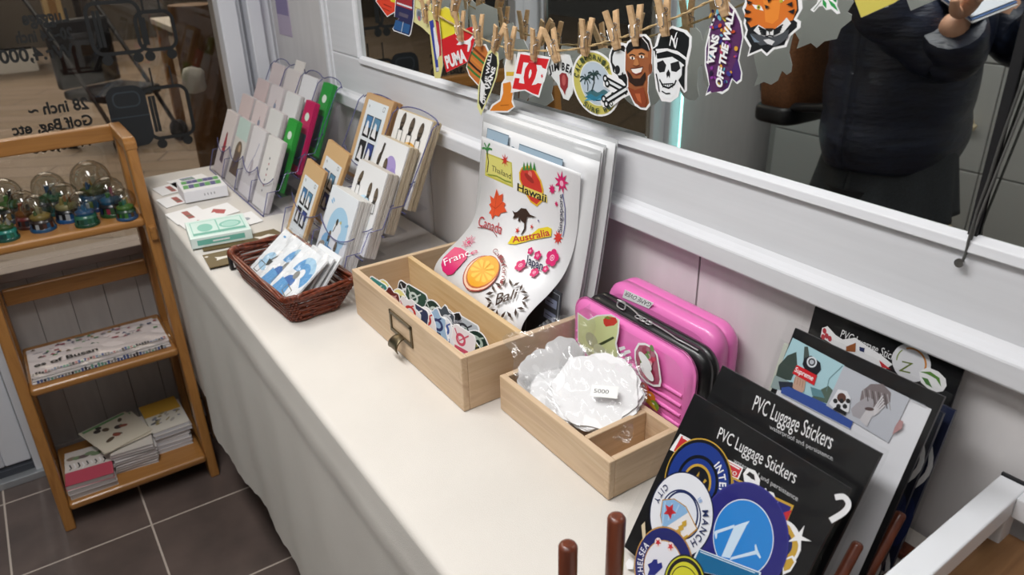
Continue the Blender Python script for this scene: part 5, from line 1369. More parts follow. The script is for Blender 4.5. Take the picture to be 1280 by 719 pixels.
    # teal card at the bottom, yellow round badge
    A.poly(G((385, 585), (700, 705), (690, 760), (330, 690)), flat('dfe8f0', .3)); A.poly(G((390, 592), (690, 708), (680, 760), (345, 690)), flat('1f6a9a', .3)); A.line(G((395, 602), (670, 708)), .0008, flat('cfe0ee', .3))
    c = C(315, 760); R = rad((315, 760), (315, 628)); A.disc(c, R, ink, 48); A.disc(c, R*.94, flat('c8c832', .3), 48); A.disc(c, R*.88, ink, 48); A.disc(c, R*.74, flat('d2cf3a', .3), 48); A.ring(c, R*.62, R*.66, ink)
    A.poly(G((20, 660), (40, 632), (60, 650), (58, 690), (30, 690)), white)
    A.poly(G((100, 470), (118, 450), (122, 520), (108, 545)), flat('d8c8a8', .3))
def aa2(c, p): return math.atan2(p[1]-c[1], p[0]-c[0])
pk1, Pk1 = pack('black PVC sticker pack in front, full of round football badges', (868, 492), (1060, 605), .470, .163, .165, .50, art_front)
A = Art(); w_ = flat('e4e4e6', .4); g1 = Pk1.L(1057, 628); A.h = 3e-4
A.line([(p.x, p.y) for p in cat3([Vector((*Pk1.L(*q), 0)) for q in ((1044, 622), (1054, 621), (1060, 627), (1060, 634), (1053, 642), (1038, 651))], 5)], .0045, w_); A.build('white_loop_sticker', pk1)
pk2, Pk2 = pack('plain black PVC sticker pack standing second in the rack', (903, 457), (1097, 557), .505, .163, .187, .48, lambda A, P: title(A, P, (940, 512), (1038, 562), (946, 493), (962, 536), (1041, 576), (962, 530)))
def art_photo(A, P):
    G = lambda *pts: P.Q(pts, 960, 400, 4.492); C = lambda x, y: P.L(960+x/4.492, 400+y/4.492)
    A.rect(.006, -.200, .137, -.0135, flat('dcdde2', .35))
    # street photograph: sky, trees, man in a cap covering his face
    A.poly(G((140, 100), (430, 255), (340, 480), (15, 380)), flat('a9cdd6', .35)); A.poly(G((60, 255), (110, 200), (160, 180), (165, 260), (130, 340), (40, 330)), flat('3d4a44', .35)); A.poly(G((205, 150), (225, 150), (235, 215), (200, 230)), flat('4a5550', .35))
    A.poly(G((300, 390), (340, 370), (380, 410), (350, 475), (240, 440)), flat('54665a', .35)); A.poly(G((40, 310), (120, 345), (100, 400), (15, 380)), flat('8fa0a0', .35)); A.poly(G((60, 345), (140, 350), (150, 420), (70, 395)), flat('2f3440', .35))
    A.line(G((420, 258), (345, 330), (330, 400)), .0006, flat('6a8a90', .35)); A.poly(G((240, 375), (300, 395), (320, 440), (250, 425)), flat('5f8a94', .35))
    A.poly(G((205, 215), (245, 200), (295, 240), (300, 280), (275, 310), (215, 290), (195, 250)), flat('1d2028', .35)); A.ring(C(248, 237), .0035, .005, flat('d8dce2', .35)); A.disc(C(248, 237), .0022, flat('b8bcc4', .35))
    A.poly(G((150, 330), (165, 305), (215, 340), (205, 400), (180, 415), (140, 380)), flat('c4a08c', .35))
    for k in range(4): A.line(G((158+k*14, 318+k*8), (150+k*15, 355+k*8)), .0007, flat('a8826e', .35))
    A.poly(G((165, 252), (278, 312), (262, 368), (140, 300)), flat('d0232c', .35)); A.text3('Supreme', C(150, 288), C(252, 342), C(163, 262), flat('f2eeee', .35), .02)
    A.poly(G((80, 380), (120, 375), (490, 545), (465, 615), (75, 412)), flat('3d559c', .35)); A.line(G((75, 412), (465, 612)), .0006, flat('c8cede', .35))
    # black and white portrait of a woman with a hand at her face
    A.poly(G((430, 258), (800, 440), (680, 690), (330, 480)), flat('b9bcc4', .35)); A.poly(G((530, 400), (580, 360), (650, 360), (695, 410), (690, 460), (640, 500), (560, 500), (520, 450)), flat('7c7274', .35)); A.poly(G((500, 470), (560, 430), (600, 450), (590, 520), (530, 560), (480, 540), (470, 500)), flat('a39fa4', .35))
    for k in range(9): A.line(G((540+k*17, 385+k*4), (548+k*18, 450+k*7)), .0008, flat('57504f' if k % 2 else 'a8a4a6', .35))
    A.poly(G((520, 560), (560, 500), (620, 490), (635, 520), (590, 540), (560, 600)), flat('c6c3c6', .35))
    for k in range(4): A.line(G((600, 500+k*12), (650+k*4, 425+k*18)), .0012, flat('d0cdd0', .35))
    A.ell(C(575, 500), .004, .0015, flat('5a4a4a', .35), .4); A.poly(G((370, 440), (400, 390), (450, 400), (470, 440), (460, 520), (380, 500), (350, 470)), flat('dfe0e4', .35)); A.disc(C(420, 437), .0042, flat('5a3a30', .35), 14)
    for k in range(5): A.disc(C(385+k*18, 455+(k % 2)*30), .0022, ink, 8)
    A.poly(G((370, 500), (395, 485), (450, 520), (440, 535)), ink)
    A.poly(G((720, 600), (745, 560), (768, 570), (760, 610), (705, 645)), flat('b08888', .35))
    A.line(G((800, 440), (890, 480)), .0007, flat('8a8c92', .35))
pk3, Pk3 = pack('sticker pack with street and portrait photos, third in the rack', (994, 410), (1168, 490), .565, .142, .212, .36, art_photo, .003, bpk)
for i, (xx_, lb, fc, dy) in enumerate(((.585, 'pale edged sticker pack right behind the photo pack', 'c8ccc0', 0), (.600, 'dark sticker pack second behind the photo pack', '1c2030', .003), (.616, 'navy sticker pack with white cut-outs, in front of the rearmost black pack', '20263e', .001))):
    P = Plane((xx_, .400-.004*i, .925-.003*i), (0, -1, 0), (math.sin(.27), 0, math.cos(.27))); t = thing('sticker_pack', lb, 'sticker pack', mat4=P.mat()); w = .146+dy
    A = Art(); A.slab([(0, 0), (w, 0), (w, -.17), (0, -.17)], .004, flat(fc, .35), flat(fc, .35)); A.build('backing_card', t)
    if i:
        A = Art(); A.line([(w-.012+.011*math.sin(PI*((q/7) % 1)), -.015-.016*q/2) for q in range(22)], .0042, white); A.ell((w-.006, -.10), .008, .026, flat('26305a', .3)); o = A.build('white_sticker', t); o.location = (0, -.008*i, .0015)
    b = MB(); b.grid(lambda u, v: (-.004+(w+.010)*u, .004-.178*v, .004+.0012*math.sin(u*9+v*5)), 14, 14, cello_flat); b.build('clear_bag', t)
def art_back(A, P):
    G = lambda *pts: P.Q(pts, 960, 400, 4.492); C = lambda x, y: P.L(960+x/4.492, 400+y/4.492)
    A.text3('PVC Luggage Stickers', C(405, 95), C(760, 255), C(420, 52), tx)
    A.poly(G((295, 95), (305, 45), (335, 35), (380, 85), (420, 110), (490, 100), (560, 150), (640, 200), (700, 250), (640, 290), (500, 240), (380, 150)), white)
    for q in ((318, 62), (330, 90), (310, 95), (348, 105)): A.ell(C(*q), .0022, .003, flat('b83a44', .35), .3, 12)
    A.poly(G((440, 150), (495, 128), (492, 180), (440, 175)), flat('9a5a30', .35)); A.poly(G((515, 150), (545, 158), (540, 182), (515, 172)), flat('26305e', .35)); A.poly(G((625, 225), (690, 278), (640, 265)), rd_)
    c = C(805, 240); R = math.hypot(C(915, 240)[0]-c[0], C(915, 240)[1]-c[1]); A.disc(c, R, flat('dcdce0', .3), 44); A.ring(c, R*.70, R*.80, flat('c9853e', .35), -.2, 2.2); A.ring(c, R*.72, R*.78, flat('8a9a5a', .35), 2.5, 3.4)
    A.text3('Z', C(735, 285), C(800, 300), C(755, 225), flat('6a7a3a', .35))
    A.poly(G((850, 290), (900, 265), (960, 290), (1000, 330), (1005, 370), (985, 400), (950, 405), (900, 385), (860, 350)), white); A.poly(G((855, 290), (915, 290), (965, 325), (975, 375), (945, 330), (900, 305)), flat('5a8a3a', .35)); A.poly(G((865, 320), (900, 330), (925, 380), (890, 360)), flat('4a7a3a', .35))
rd_ = flat('c8323a', .35)
pk4, Pk4 = pack('rearmost black PVC sticker pack under the white shelf rail, green and white badges on it', (1019, 383), (1192, 459), .641, .152, .186, .16, art_back, .002)

# ============================================================ WHITE FRAMED STAND AT THE RIGHT
st = thing('framed_stand', 'white square tube stand with a brown wooden board beside the sticker packs', 'stand', (.5, .12, TZ+.001))
def rs(a, b_, m, nm, bev=.0015):
    o_ = Vector((.5, .12, TZ+.001)); b = MB(); b.box(tuple(Vector(a)-o_), tuple(Vector(b_)-o_), m); b.build(nm, st, bevel=bev)
wht = flat('e2e4e8', .35)
for y0, y1 in ((.186, .208), (-.12, -.098)):
    rs((.36, y0, .845), (.6395, y1, .866), wht, 'top_bar')
    rs((.618, y0+.002, TZ+.001), (.6385, y1-.002, .845), wht, 'upright'); rs((.36, y0+.002, TZ+.001), (.38, y1-.002, .845), wht, 'upright')
    rs((.6395, y0, .843), (.6425, y1, .868), black, 'black_end', .0005)  # thin black plate at the wall end of the bar
rs((.618, -.098, .845), (.6385, .186, .866), wht, 'top_bar')
rs((.362, -.118, .800), (.6395, .2055, .814), plank, 'board', .002)
st.location = (.503, .112, TZ+.001); st.rotation_euler = (0, 0, .04)
# ============================================================ HANGING STICKER LINE
LX = .612
tw = [(400, -250), (450, -135), (500, -40), (524, 0), (551, 21), (573, 33), (598, 46), (617, 54), (640, 62), (669, 63.5), (709, 62.6), (740, 57), (765, 50), (786, 44), (819, 31), (849, 20), (880, 5), (915, -12), (960, -36), (1000, -60), (1080, -110), (1180, -180), (1300, -280)]
tp = cat3([onX(a, b_, LX) for a, b_ in tw], 8)
b = MB(); tw_m = noise_mat('jute_twine', [(.3, 'a88c60'), (.7, 'c9b083')], (200, 200, 200), 3, 3, .8)
for ph in range(2):
    b.tube([p+Vector((.0007*math.cos(i*.9+ph*PI), 0, .0007*math.sin(i*.9+ph*PI))) for i, p in enumerate(tp)], .0009, tw_m, 6)
tag(b.build('jute_twine'), 'jute twine strung along the mirror with stickers pegged to it', 'twine')
def clothespin(px_t, px_b, label, dx=-.002, master=[None]):
    a = onX(*px_t, LX+dx); c_ = onX(*px_b, LX+dx); V = (a-c_).normalized(); U = Vector((0, -1, 0)); U = (U-V*U.dot(V)).normalized(); Nn = U.cross(V)
    o_ = (a+c_)/2; M4 = Matrix(((U.x, V.x, Nn.x, o_.x), (U.y, V.y, Nn.y, o_.y), (U.z, V.z, Nn.z, o_.z), (0, 0, 0, 1)))
    if master[0] is None:
        t = thing('clothespin', label, 'clothespin', mat4=M4, group='small wooden clothespins on the twine')
        L_, W_ = .044, .0085
        for sg in (1, -1):                      # two wedge legs, open at the finger end
            b = MB(); b.prism([(-L_/2, sg*.0006), (-L_*.1, sg*.0006), (L_*.02, sg*.0022), (L_/2, sg*.0065), (L_/2, sg*.0095), (L_*.05, sg*.0060), (-L_*.36, sg*.0045), (-L_/2, sg*.0022)], -W_/2, W_/2, clip_wood, 'x')
            b.build('leg', t, bevel=.0005)
        b = MB()
        for k in range(3): b.tube([(-.003+.003*k, .0042*math.cos(i*PI/6)+.003, .0033*math.sin(i*PI/6)) for i in range(12)], .0006, chrome, 5, closed=True)
        for x in (-.0046, .0046): b.tube([(x, .003, .0), (x, .001, .0066), (x, -.010, .0060), (x*.3, -.012, .0058)], .0006, chrome, 5)
        b.build('spring', t)
        master[0] = t; return t
    return dup(master[0], mat4=M4, label=label)
PINS = [((531, -12), (533, 34), 'holding the cream label sticker'), ((547, -14), (545, 27), 'holding the narrow blue and red sticker'), ((573, -16), (566, 24), 'holding the plain yellow sticker'), ((574, 16), (576, 50), 'on the top corner of the red sportswear sticker'), ((597, 16), (599, 60), 'between the red sportswear sticker and the burger sticker'), ((627, 26), (616, 70), 'holding the black and white surfboard sticker'), ((638, 30), (636, 78), 'holding the orange sticker'), ((672, 33), (667, 78), 'holding the square red letter sticker'), ((685, 34), (697, 80), 'holding the wax seal sticker'), ((734, 22), (731, 71), 'holding the round surf sticker'), ((763, 13), (772, 62), 'holding the skull and bones sticker'), ((794, 11), (796, 53), 'holding the smiling man sticker'), ((828, -6), (832, 43), 'holding the skull in a baseball cap sticker'), ((898, -28), (906, 12), 'holding the purple surfboard sticker'), ((962, -62), (962, -16), 'holding the tiger sticker')]
for a, c_, lb in PINS: clothespin(a, c_, 'wooden clothespin '+lb)

def hang_sticker(name, label, pts, x0, y0, k, art, dx=0., edge=None, turn=0.):
    P = Plane((LX+.0015+dx, .5, 1.1)); q = P.Q(pts, x0, y0, k)
    c = cen(q); P = Plane(P.o+P.U*c[0]+P.V*c[1]); q = P.Q(pts, x0, y0, k)
    A = Art(); A.slab(q, .0008, edge or white, flat('e4e5e3', .5))
    G = lambda *p: P.Q(p, x0, y0, k); C = lambda x, y: P.L(x0+x/k, y0+y/k)
    def shrink(f_=.9, p=None):
        p = p or q; cc = cen(p); return [((a-cc[0])*f_+cc[0], (b_-cc[1])*f_+cc[1]) for a, b_ in p]
    art(A, G, C, shrink)
    o = A.build(name, mat4=P.mat()); tag(o, label, 'sticker'); return o
K4 = (440, 0, 4.792); K5 = (640, 0, 4.792); K6 = (850, 0, 5.53)
F = lambda h: flat(h, .35)
def art(A, G, C, s): A.poly(s(.93), F('e2472f')); A.poly(G((215, -20), (285, -20), (270, 20), (235, 10)), F('e0d23a')); A.line(G((180, 45), (228, 68)), .0012, F('8a1f14')); A.line(G((190, 25), (238, 45)), .0012, F('8a1f14'))
hang_sticker('hanging_sticker', 'red orange tag sticker with a yellow corner, far left on the twine', [(140, 5), (210, 102), (262, 70), (285, -30), (180, -40)], *K4, art)
def art(A, G, C, s):
    A.poly(s(.94), F('2c2f58')); A.poly(G((270, -20), (362, -20), (360, 62), (262, 30)), F('a33038')); A.poly(G((262, 118), (350, 150), (338, 205), (248, 172)), F('2f5f94')); A.poly(G((270, 12), (360, 42), (360, 54), (268, 22)), F('e0dfe6')); A.line(G((308, 130), (296, 195)), .0012, white); A.poly(G((285, 70), (340, 90), (335, 112), (280, 92)), F('5a5468'))
hang_sticker('hanging_sticker', 'red and navy blocky die-cut sticker beside the red orange tag', [(262, -30), (253, 100), (280, 108), (242, 172), (250, 185), (342, 218), (352, 205), (362, 150), (370, 95), (374, -30)], *K4, art, -.001)
def art(A, G, C, s): A.disc(C(402, 88), .010, F('9aa0aa')); A.disc(C(402, 88), .006, F('6a7078')); A.disc(C(402, 110), .0035, F('c05a70')); A.line(G((372, 40), (460, 80)), .001, F('b8a840'))
hang_sticker('hanging_sticker', 'cream yellow label sticker with a grey disc', [(365, -20), (368, 130), (420, 165), (472, 215), (470, 60), (450, -20)], *K4, art, .001, F('e3dca0'))
def art(A, G, C, s):
    A.poly(G((462, 128), (486, 118), (500, 200), (512, 330), (520, 428), (505, 432), (488, 300)), F('3646a0')); A.poly(G((500, 120), (520, 128), (532, 240), (536, 330), (524, 340), (512, 220)), F('b8303c')); A.poly(G((486, 168), (496, 160), (508, 215), (522, 280), (524, 330), (510, 360), (500, 300)), F('eaeaf0'))
    A.poly(G((505, 405), (520, 402), (522, 424), (507, 427)), F('d8d8e4'))
hang_sticker('hanging_sticker', 'narrow tilted sticker in blue, white and red with a yellow edge', [(452, 80), (495, 468), (528, 470), (544, 390), (528, 180), (512, 60), (470, 20)], *K4, art, -.002, F('dfd68a'))
hang_sticker('hanging_sticker', 'plain yellow sticker behind the red sportswear one', [(520, 60), (560, 40), (640, 75), (655, 190), (610, 240), (520, 250)], *K4, lambda A, G, C, s: A.poly(s(.9), F('e6d83c')), .002, F('e2d870'))
def art(A, G, C, s):
    A.text3('PUMA', C(570, 408), C(690, 362), C(552, 338), white, .05)
    A.poly(G((620, 225), (638, 238), (655, 232), (680, 245), (700, 235), (728, 205), (732, 215), (712, 245), (712, 272), (700, 310), (690, 308), (695, 268), (672, 262), (650, 270), (626, 268), (640, 252)), white)
    A.poly(G((690, 170), (720, 165), (735, 235), (715, 200)), F('d8d8d8') if False else F('b81820'))
hang_sticker('hanging_sticker', 'red sticker with white leaping cat and block letters', [(522, 242), (700, 165), (722, 160), (738, 232), (692, 372), (565, 434)], *K4, art, 0, F('d2202a'))
def art(A, G, C, s):
    A.poly(s(.92), F('c8763a')); 
    for k_, m_ in enumerate(('2f7a3a', '3a241a', 'd88a3a', '2f7a3a', '7a3a1e')): A.line(G((690+k_*8, 395-k_*28), (735+k_*16, 440-k_*22), (800, 490-k_*34)), .004, F(m_))
hang_sticker('hanging_sticker', 'burger sticker with orange and green layers', [(742, 258), (695, 345), (684, 405), (702, 455), (760, 520), (800, 480), (835, 340), (800, 265)], *K4, art, .0022)
def art(A, G, C, s):
    A.poly(s(.86), ink); A.poly(G((772, 470), (800, 520), (778, 620), (766, 600)), white)
    A.text3('VANS', C(822, 545), C(862, 405), C(800, 535), white, .04); A.text3('OFF THE WALL', C(796, 628), C(838, 322), C(776, 622), white, .03)
hang_sticker('hanging_sticker', 'black and white surfboard sticker with a pale yellow edge', [(842, 288), (876, 320), (880, 380), (866, 460), (830, 560), (772, 692), (750, 640), (756, 520), (785, 395), (815, 310)], *K4, art, -.003, F('e6e4a0'))
def art(A, G, C, s): A.poly(G((905, 500), (950, 490), (962, 560), (955, 610), (968, 640), (930, 665), (825, 664), (845, 635), (890, 605), (905, 560)), F('e0852a')); A.poly(G((930, 340), (970, 330), (978, 430), (965, 485), (925, 480), (918, 400)), F('e8e2d4')); A.poly(G((925, 430), (972, 430), (968, 455), (925, 455)), F('d8b23a')); A.line(G((890, 632), (940, 628)), .0012, F('b0601a'))
hang_sticker('hanging_sticker', 'orange die-cut sticker with a white upper half, behind the square red one', [(925, 322), (980, 322), (988, 440), (972, 492), (970, 555), (962, 600), (975, 640), (935, 674), (815, 672), (838, 625), (885, 595), (895, 500), (915, 470), (912, 400)], *K4, art, .0015)
def art(A, G, C, s):
    # square red emblem of two interlocked letters
    H = lambda *p: [P_ for P_ in (C(20 + 0*0 + (x/8.99)*4.792 - 20, (50+y/8.99)*4.792) for x, y in p)]
    R_ = F('d6242c')
    A.poly(H((95, 158), (185, 172), (195, 245), (275, 255), (290, 200), (415, 215), (295, 620), (230, 600), (150, 555), (90, 560), (5, 545)), R_)
    A.poly(H((185, 172), (290, 195), (275, 252), (195, 242)), R_)
    A.poly(H((44, 376), (105, 385), (130, 250), (190, 258), (150, 320), (132, 420), (140, 492), (78, 482), (88, 430), (24, 425)), white)
    A.poly(H((207, 330), (218, 335), (222, 370), (210, 415), (192, 438), (188, 400), (195, 360)), white)
    A.poly(H((275, 278), (330, 285), (345, 312), (390, 330), (402, 335), (362, 474), (335, 490), (290, 485), (270, 500), (222, 508), (262, 430), (285, 340)), white)
    A.star(C(338/8.99*4.792, (50+405/8.99)*4.792), .0014, .0036, 8, R_)
hang_sticker('hanging_sticker', 'square red sticker with two interlocked white letters', [(36, 305), (230, 344), (162, 585), (120, 566), (75, 542), (-8, 556)], *K5, art, -.0015)
def art(A, G, C, s):
    for ch, a, c_, u_ in (('J', (222, 440), (238, 436), (214, 398)), ('I', (242, 430), (250, 428), (236, 388)), ('M', (254, 425), (284, 420), (250, 378)), ('B', (298, 420), (316, 422), (300, 374)), ('E', (320, 426), (338, 434), (328, 380)), ('A', (340, 438), (356, 450), (350, 396))): A.text3(ch, C(*a), C(*c_), C(*u_), ink, .04)
    A.poly(G((285, 450), (300, 435), (325, 440), (338, 470), (335, 520), (322, 545), (318, 570), (308, 545), (290, 520)), F('8f2f33')); A.ell(C(312, 480), .004, .007, F('b85a58'))
hang_sticker('hanging_sticker', 'white sticker with black arched letters and a dark red wax seal', [(218, 345), (300, 320), (345, 330), (366, 400), (372, 480), (362, 560), (338, 602), (308, 590), (270, 500), (235, 455), (212, 445)], *K5, art, .0012, F('dfe2e2'))
def ellp(cx, cy, rx, ry, rot, n=44): return [(cx+rx*math.cos(2*PI*i/n)*math.cos(rot)-ry*math.sin(2*PI*i/n)*math.sin(rot), cy+rx*math.cos(2*PI*i/n)*math.sin(rot)+ry*math.sin(2*PI*i/n)*math.cos(rot)) for i in range(n)]
def art(A, G, C, s):
    gr = F('3d4a34')
    A.poly(G(*ellp(503, 500, 128, 190, -.28)), F('c6bd62')); A.poly(G(*ellp(503, 500, 92, 138, -.28)), F('e2e4da')); A.poly(G(*ellp(503, 500, 87, 132, -.28)), F('b9c6d2'))
    for k_ in range(3):
        pts = [(430+12*i, 545+k_*26+9*math.sin(i*1.1+k_)) for i in range(13)]; A.poly(G(*pts, (575, 580+k_*20), (560, 600), (480, 600)), F(('3f6a72', '2f7a94', '4f9ab8')[k_]))
    for bx_, by_, tx_, ty_ in ((455, 545, 445, 470), (480, 545, 495, 445)):
        A.line(G((bx_, by_), ((bx_+tx_)/2+6, (by_+ty_)/2), (tx_, ty_)), .0016, F('2c3a3a'))
        for a in range(7): t_ = a*2*PI/7; A.line(G((tx_, ty_), (tx_+24*math.cos(t_), ty_+18*math.sin(t_)-6), (tx_+40*math.cos(t_), ty_+30*math.sin(t_)+6)), .0018, F('2c4444'))
    def ltr(word, a0, a1, flip=False):
        n = len(word)
        for i, ch in enumerate(word):
            a = a0+(a1-a0)*(i+.5)/n; rx, ry, rot = 111, 166, -.28
            px = 503+rx*math.cos(a)*math.cos(rot)-ry*math.sin(a)*math.sin(rot); py = 500+rx*math.cos(a)*math.sin(rot)+ry*math.sin(a)*math.cos(rot)
            nx, ny = px-503, py-500; l = math.hypot(nx, ny); nx /= l; ny /= l
            ux, uy = (nx, ny) if not flip else (-nx, -ny); rxv, ryv = -uy, ux
            bx_, by_ = px-ux*15-rxv*10, py-uy*15-ryv*10
            if ch != ' ': A.text3(ch, C(bx_, by_), C(bx_+rxv*20, by_+ryv*20), C(bx_+ux*30, by_+uy*30), gr, .03)
    ltr('CALIFORNIA', -2.75, -.35); ltr('SURF RIDER', 2.6, .45, True)
hang_sticker('hanging_sticker', 'round olive and blue surf sticker with palms and waves', ellp(503, 500, 138, 202, -.28), *K5, art, .0005)
def art(A, G, C, s):
    A.poly(G((600, 300), (640, 275), (668, 272), (690, 300), (690, 520), (660, 480), (640, 470), (632, 450), (605, 430), (600, 400), (590, 370), (592, 330)), F('16171a'))
    A.poly(G((612, 312), (650, 300), (690, 320), (690, 440), (640, 452), (612, 428), (620, 400), (602, 375), (602, 340)), F('dfe2e4'))
    A.ell(C(632, 418), .0045, .005, ink); A.poly(G((655, 445), (664, 430), (672, 455)), ink)
    for (a, c_) in (((565, 480), (690, 548)), ((560, 610), (690, 530))): A.line(G(a, c_), .0085, F('16171a')); A.line(G(a, c_), .0032, F('dfe2e4'))
    for q in ((560, 470), (572, 500), (552, 592), (568, 622)): A.disc(C(*q), .0046, F('16171a'), 16); A.disc(C(*q), .0022, F('dfe2e4'), 16)
hang_sticker('hanging_sticker', 'black and white skull sticker with crossed bones', [(600, 280), (650, 255), (690, 262), (720, 300), (720, 560), (660, 590), (590, 645), (550, 650), (530, 615), (540, 580), (590, 545), (548, 515), (545, 470), (575, 445), (600, 450), (585, 400), (580, 330)], *K5, art, -.0012)
def art(A, G, C, s):
    sk, sk2, sk3 = F('9a5a36'), F('7a4226'), F('b87848')
    A.poly(s(.93), sk); A.poly(G((682, 290), (700, 255), (750, 235), (790, 215), (822, 245), (832, 290), (818, 310), (780, 290), (730, 292), (690, 325)), F('1a1718'))
    A.line(G((780, 225), (812, 262), (824, 300)), .0012, F('d8d4d4')); A.poly(G((690, 325), (730, 295), (780, 295), (815, 315), (815, 345), (760, 335), (700, 350)), sk3)
    for ex, ey in ((722, 348), (778, 340)): A.ell(C(ex, ey), .0042, .0016, F('efe6dc')); A.disc(C(ex, ey), .0016, ink, 12); A.line(G((ex-18, ey-16), (ex, ey-22), (ex+18, ey-14)), .0014, F('2a1a14'))
    A.poly(G((738, 350), (752, 345), (764, 385), (745, 395), (728, 388)), sk3); A.line(G((728, 390), (745, 397), (766, 388)), .0012, sk2)
    A.poly(G((715, 412), (745, 408), (785, 402), (775, 432), (745, 442), (725, 432)), F('efe8e2')); A.line(G((712, 410), (745, 408), (788, 400)), .0012, F('5a2418')); A.line(G((720, 432), (745, 446), (778, 434)), .0014, F('8a3a2c'))
    A.poly(G((690, 420), (712, 440), (730, 470), (770, 470), (800, 430), (805, 470), (785, 510), (740, 515), (705, 490)), F('2e1a12')); A.ell(C(832, 410), .0028, .006, sk2)
    A.poly(G((695, 520), (740, 540), (790, 520), (812, 600), (800, 642), (770, 640), (730, 600)), F('8a3f22')); A.poly(G((740, 560), (770, 560), (780, 620), (755, 600)), F('b8603a'))
hang_sticker('hanging_sticker', 'photo sticker of a smiling person with a black headband', [(690, 250), (725, 225), (760, 205), (800, 205), (828, 235), (842, 290), (840, 380), (842, 430), (818, 460), (815, 560), (828, 630), (805, 660), (770, 655), (735, 632), (692, 545), (690, 470), (672, 420), (675, 300)], *K5, art, -.0028)
def art(A, G, C, s):
    A.poly(G((850, 290), (872, 275), (888, 215), (958, 170), (1030, 195), (1062, 225), (1060, 275), (1045, 345), (990, 305), (930, 292), (870, 300), (858, 345), (855, 305), (838, 300)), F('121316')); A.line(G((862, 300), (930, 296), (1000, 318), (1042, 350)), .0022, white)
    A.poly(G((865, 320), (930, 305), (1000, 330), (1040, 360), (1040, 400), (1020, 380), (960, 350), (870, 352)), F('121316'))
    A.poly(G((862, 355), (960, 340), (1015, 375), (1018, 440), (995, 480), (985, 560), (950, 595), (905, 590), (875, 520), (862, 440)), F('eceef0'))
    A.poly(G((870, 375), (905, 360), (925, 390), (915, 430), (885, 435), (870, 410)), ink); A.poly(G((950, 380), (1000, 365), (1010, 410), (985, 432), (955, 425)), ink); A.poly(G((925, 440), (938, 415), (950, 440), (945, 470), (938, 452), (930, 468)), ink)
    A.line(G((885, 475), (905, 515), (940, 528), (975, 505), (985, 480)), .002, ink); A.line(G((895, 505), (968, 500)), .0012, ink)
    for k_ in range(6): A.line(G((903+k_*12, 498), (905+k_*12, 525)), .0008, ink)
    A.line(G((900, 545), (925, 560), (950, 558)), .0012, ink); A.line(G((866, 440), (878, 500), (885, 550)), .0016, ink)
    A.poly(G((1022, 400), (1040, 390), (1035, 470), (1036, 540), (1010, 500), (1000, 480), (1020, 450)), F('121316'))
    A.text3('N', C(945, 272), C(985, 290), C(958, 205), white, .0); A.text3('Y', C(955, 298), C(1000, 262), C(950, 222), white, .0)
hang_sticker('hanging_sticker', 'white skull sticker wearing a black baseball cap', [(833, 288), (855, 280), (875, 205), (958, 155), (1045, 182), (1076, 220), (1074, 285), (1050, 400), (1046, 545), (1030, 556), (1008, 520), (995, 580), (950, 612), (895, 606), (862, 530), (850, 430), (848, 340)], *K5, art, -.0015)
def art(A, G, C, s):
    A.poly(s(.93), F('4a2a6a')); rn = random.Random(9)
    base = G((285, 50), (330, 30), (375, 75), (412, 150), (428, 250), (400, 380), (360, 480), (330, 580), (290, 630), (215, 640), (205, 590), (185, 450), (185, 330), (215, 200), (255, 95)); A.poly(base, F('5a2f5e'))
    for i in range(46):
        t_ = rn.random(); x = 215+rn.uniform(0, 190)*(.4+.6*math.sin(PI*t_)); y = 60+t_*570
        A.ell(C(x, y), rn.uniform(.001, .0035), rn.uniform(.001, .0025), F(rn.choice(['d8a03a', 'c8502a', '8a3a9a', 'e0c84a', '3a3a8a', 'b83a5a', '6ab0c8', '2a1a3a'])), rn.uniform(0, 3), 10)
    A.text3('VANS', C(240, 450), C(283, 245), C(193, 435), white, .05); A.line(G((215, 250), (205, 440)), .0016, white); A.text3('OFF THE WALL', C(298, 610), C(388, 72), C(255, 585), white, .05)
hang_sticker('hanging_sticker', 'purple patterned surfboard sticker with white lettering', [(285, 30), (330, 8), (380, 60), (425, 150), (440, 250), (420, 350), (408, 420), (430, 510), (425, 560), (395, 582), (362, 550), (335, 622), (290, 652), (240, 630), (175, 662), (200, 585), (170, 450), (172, 330), (205, 190), (250, 80)], *K6, art, -.0015)
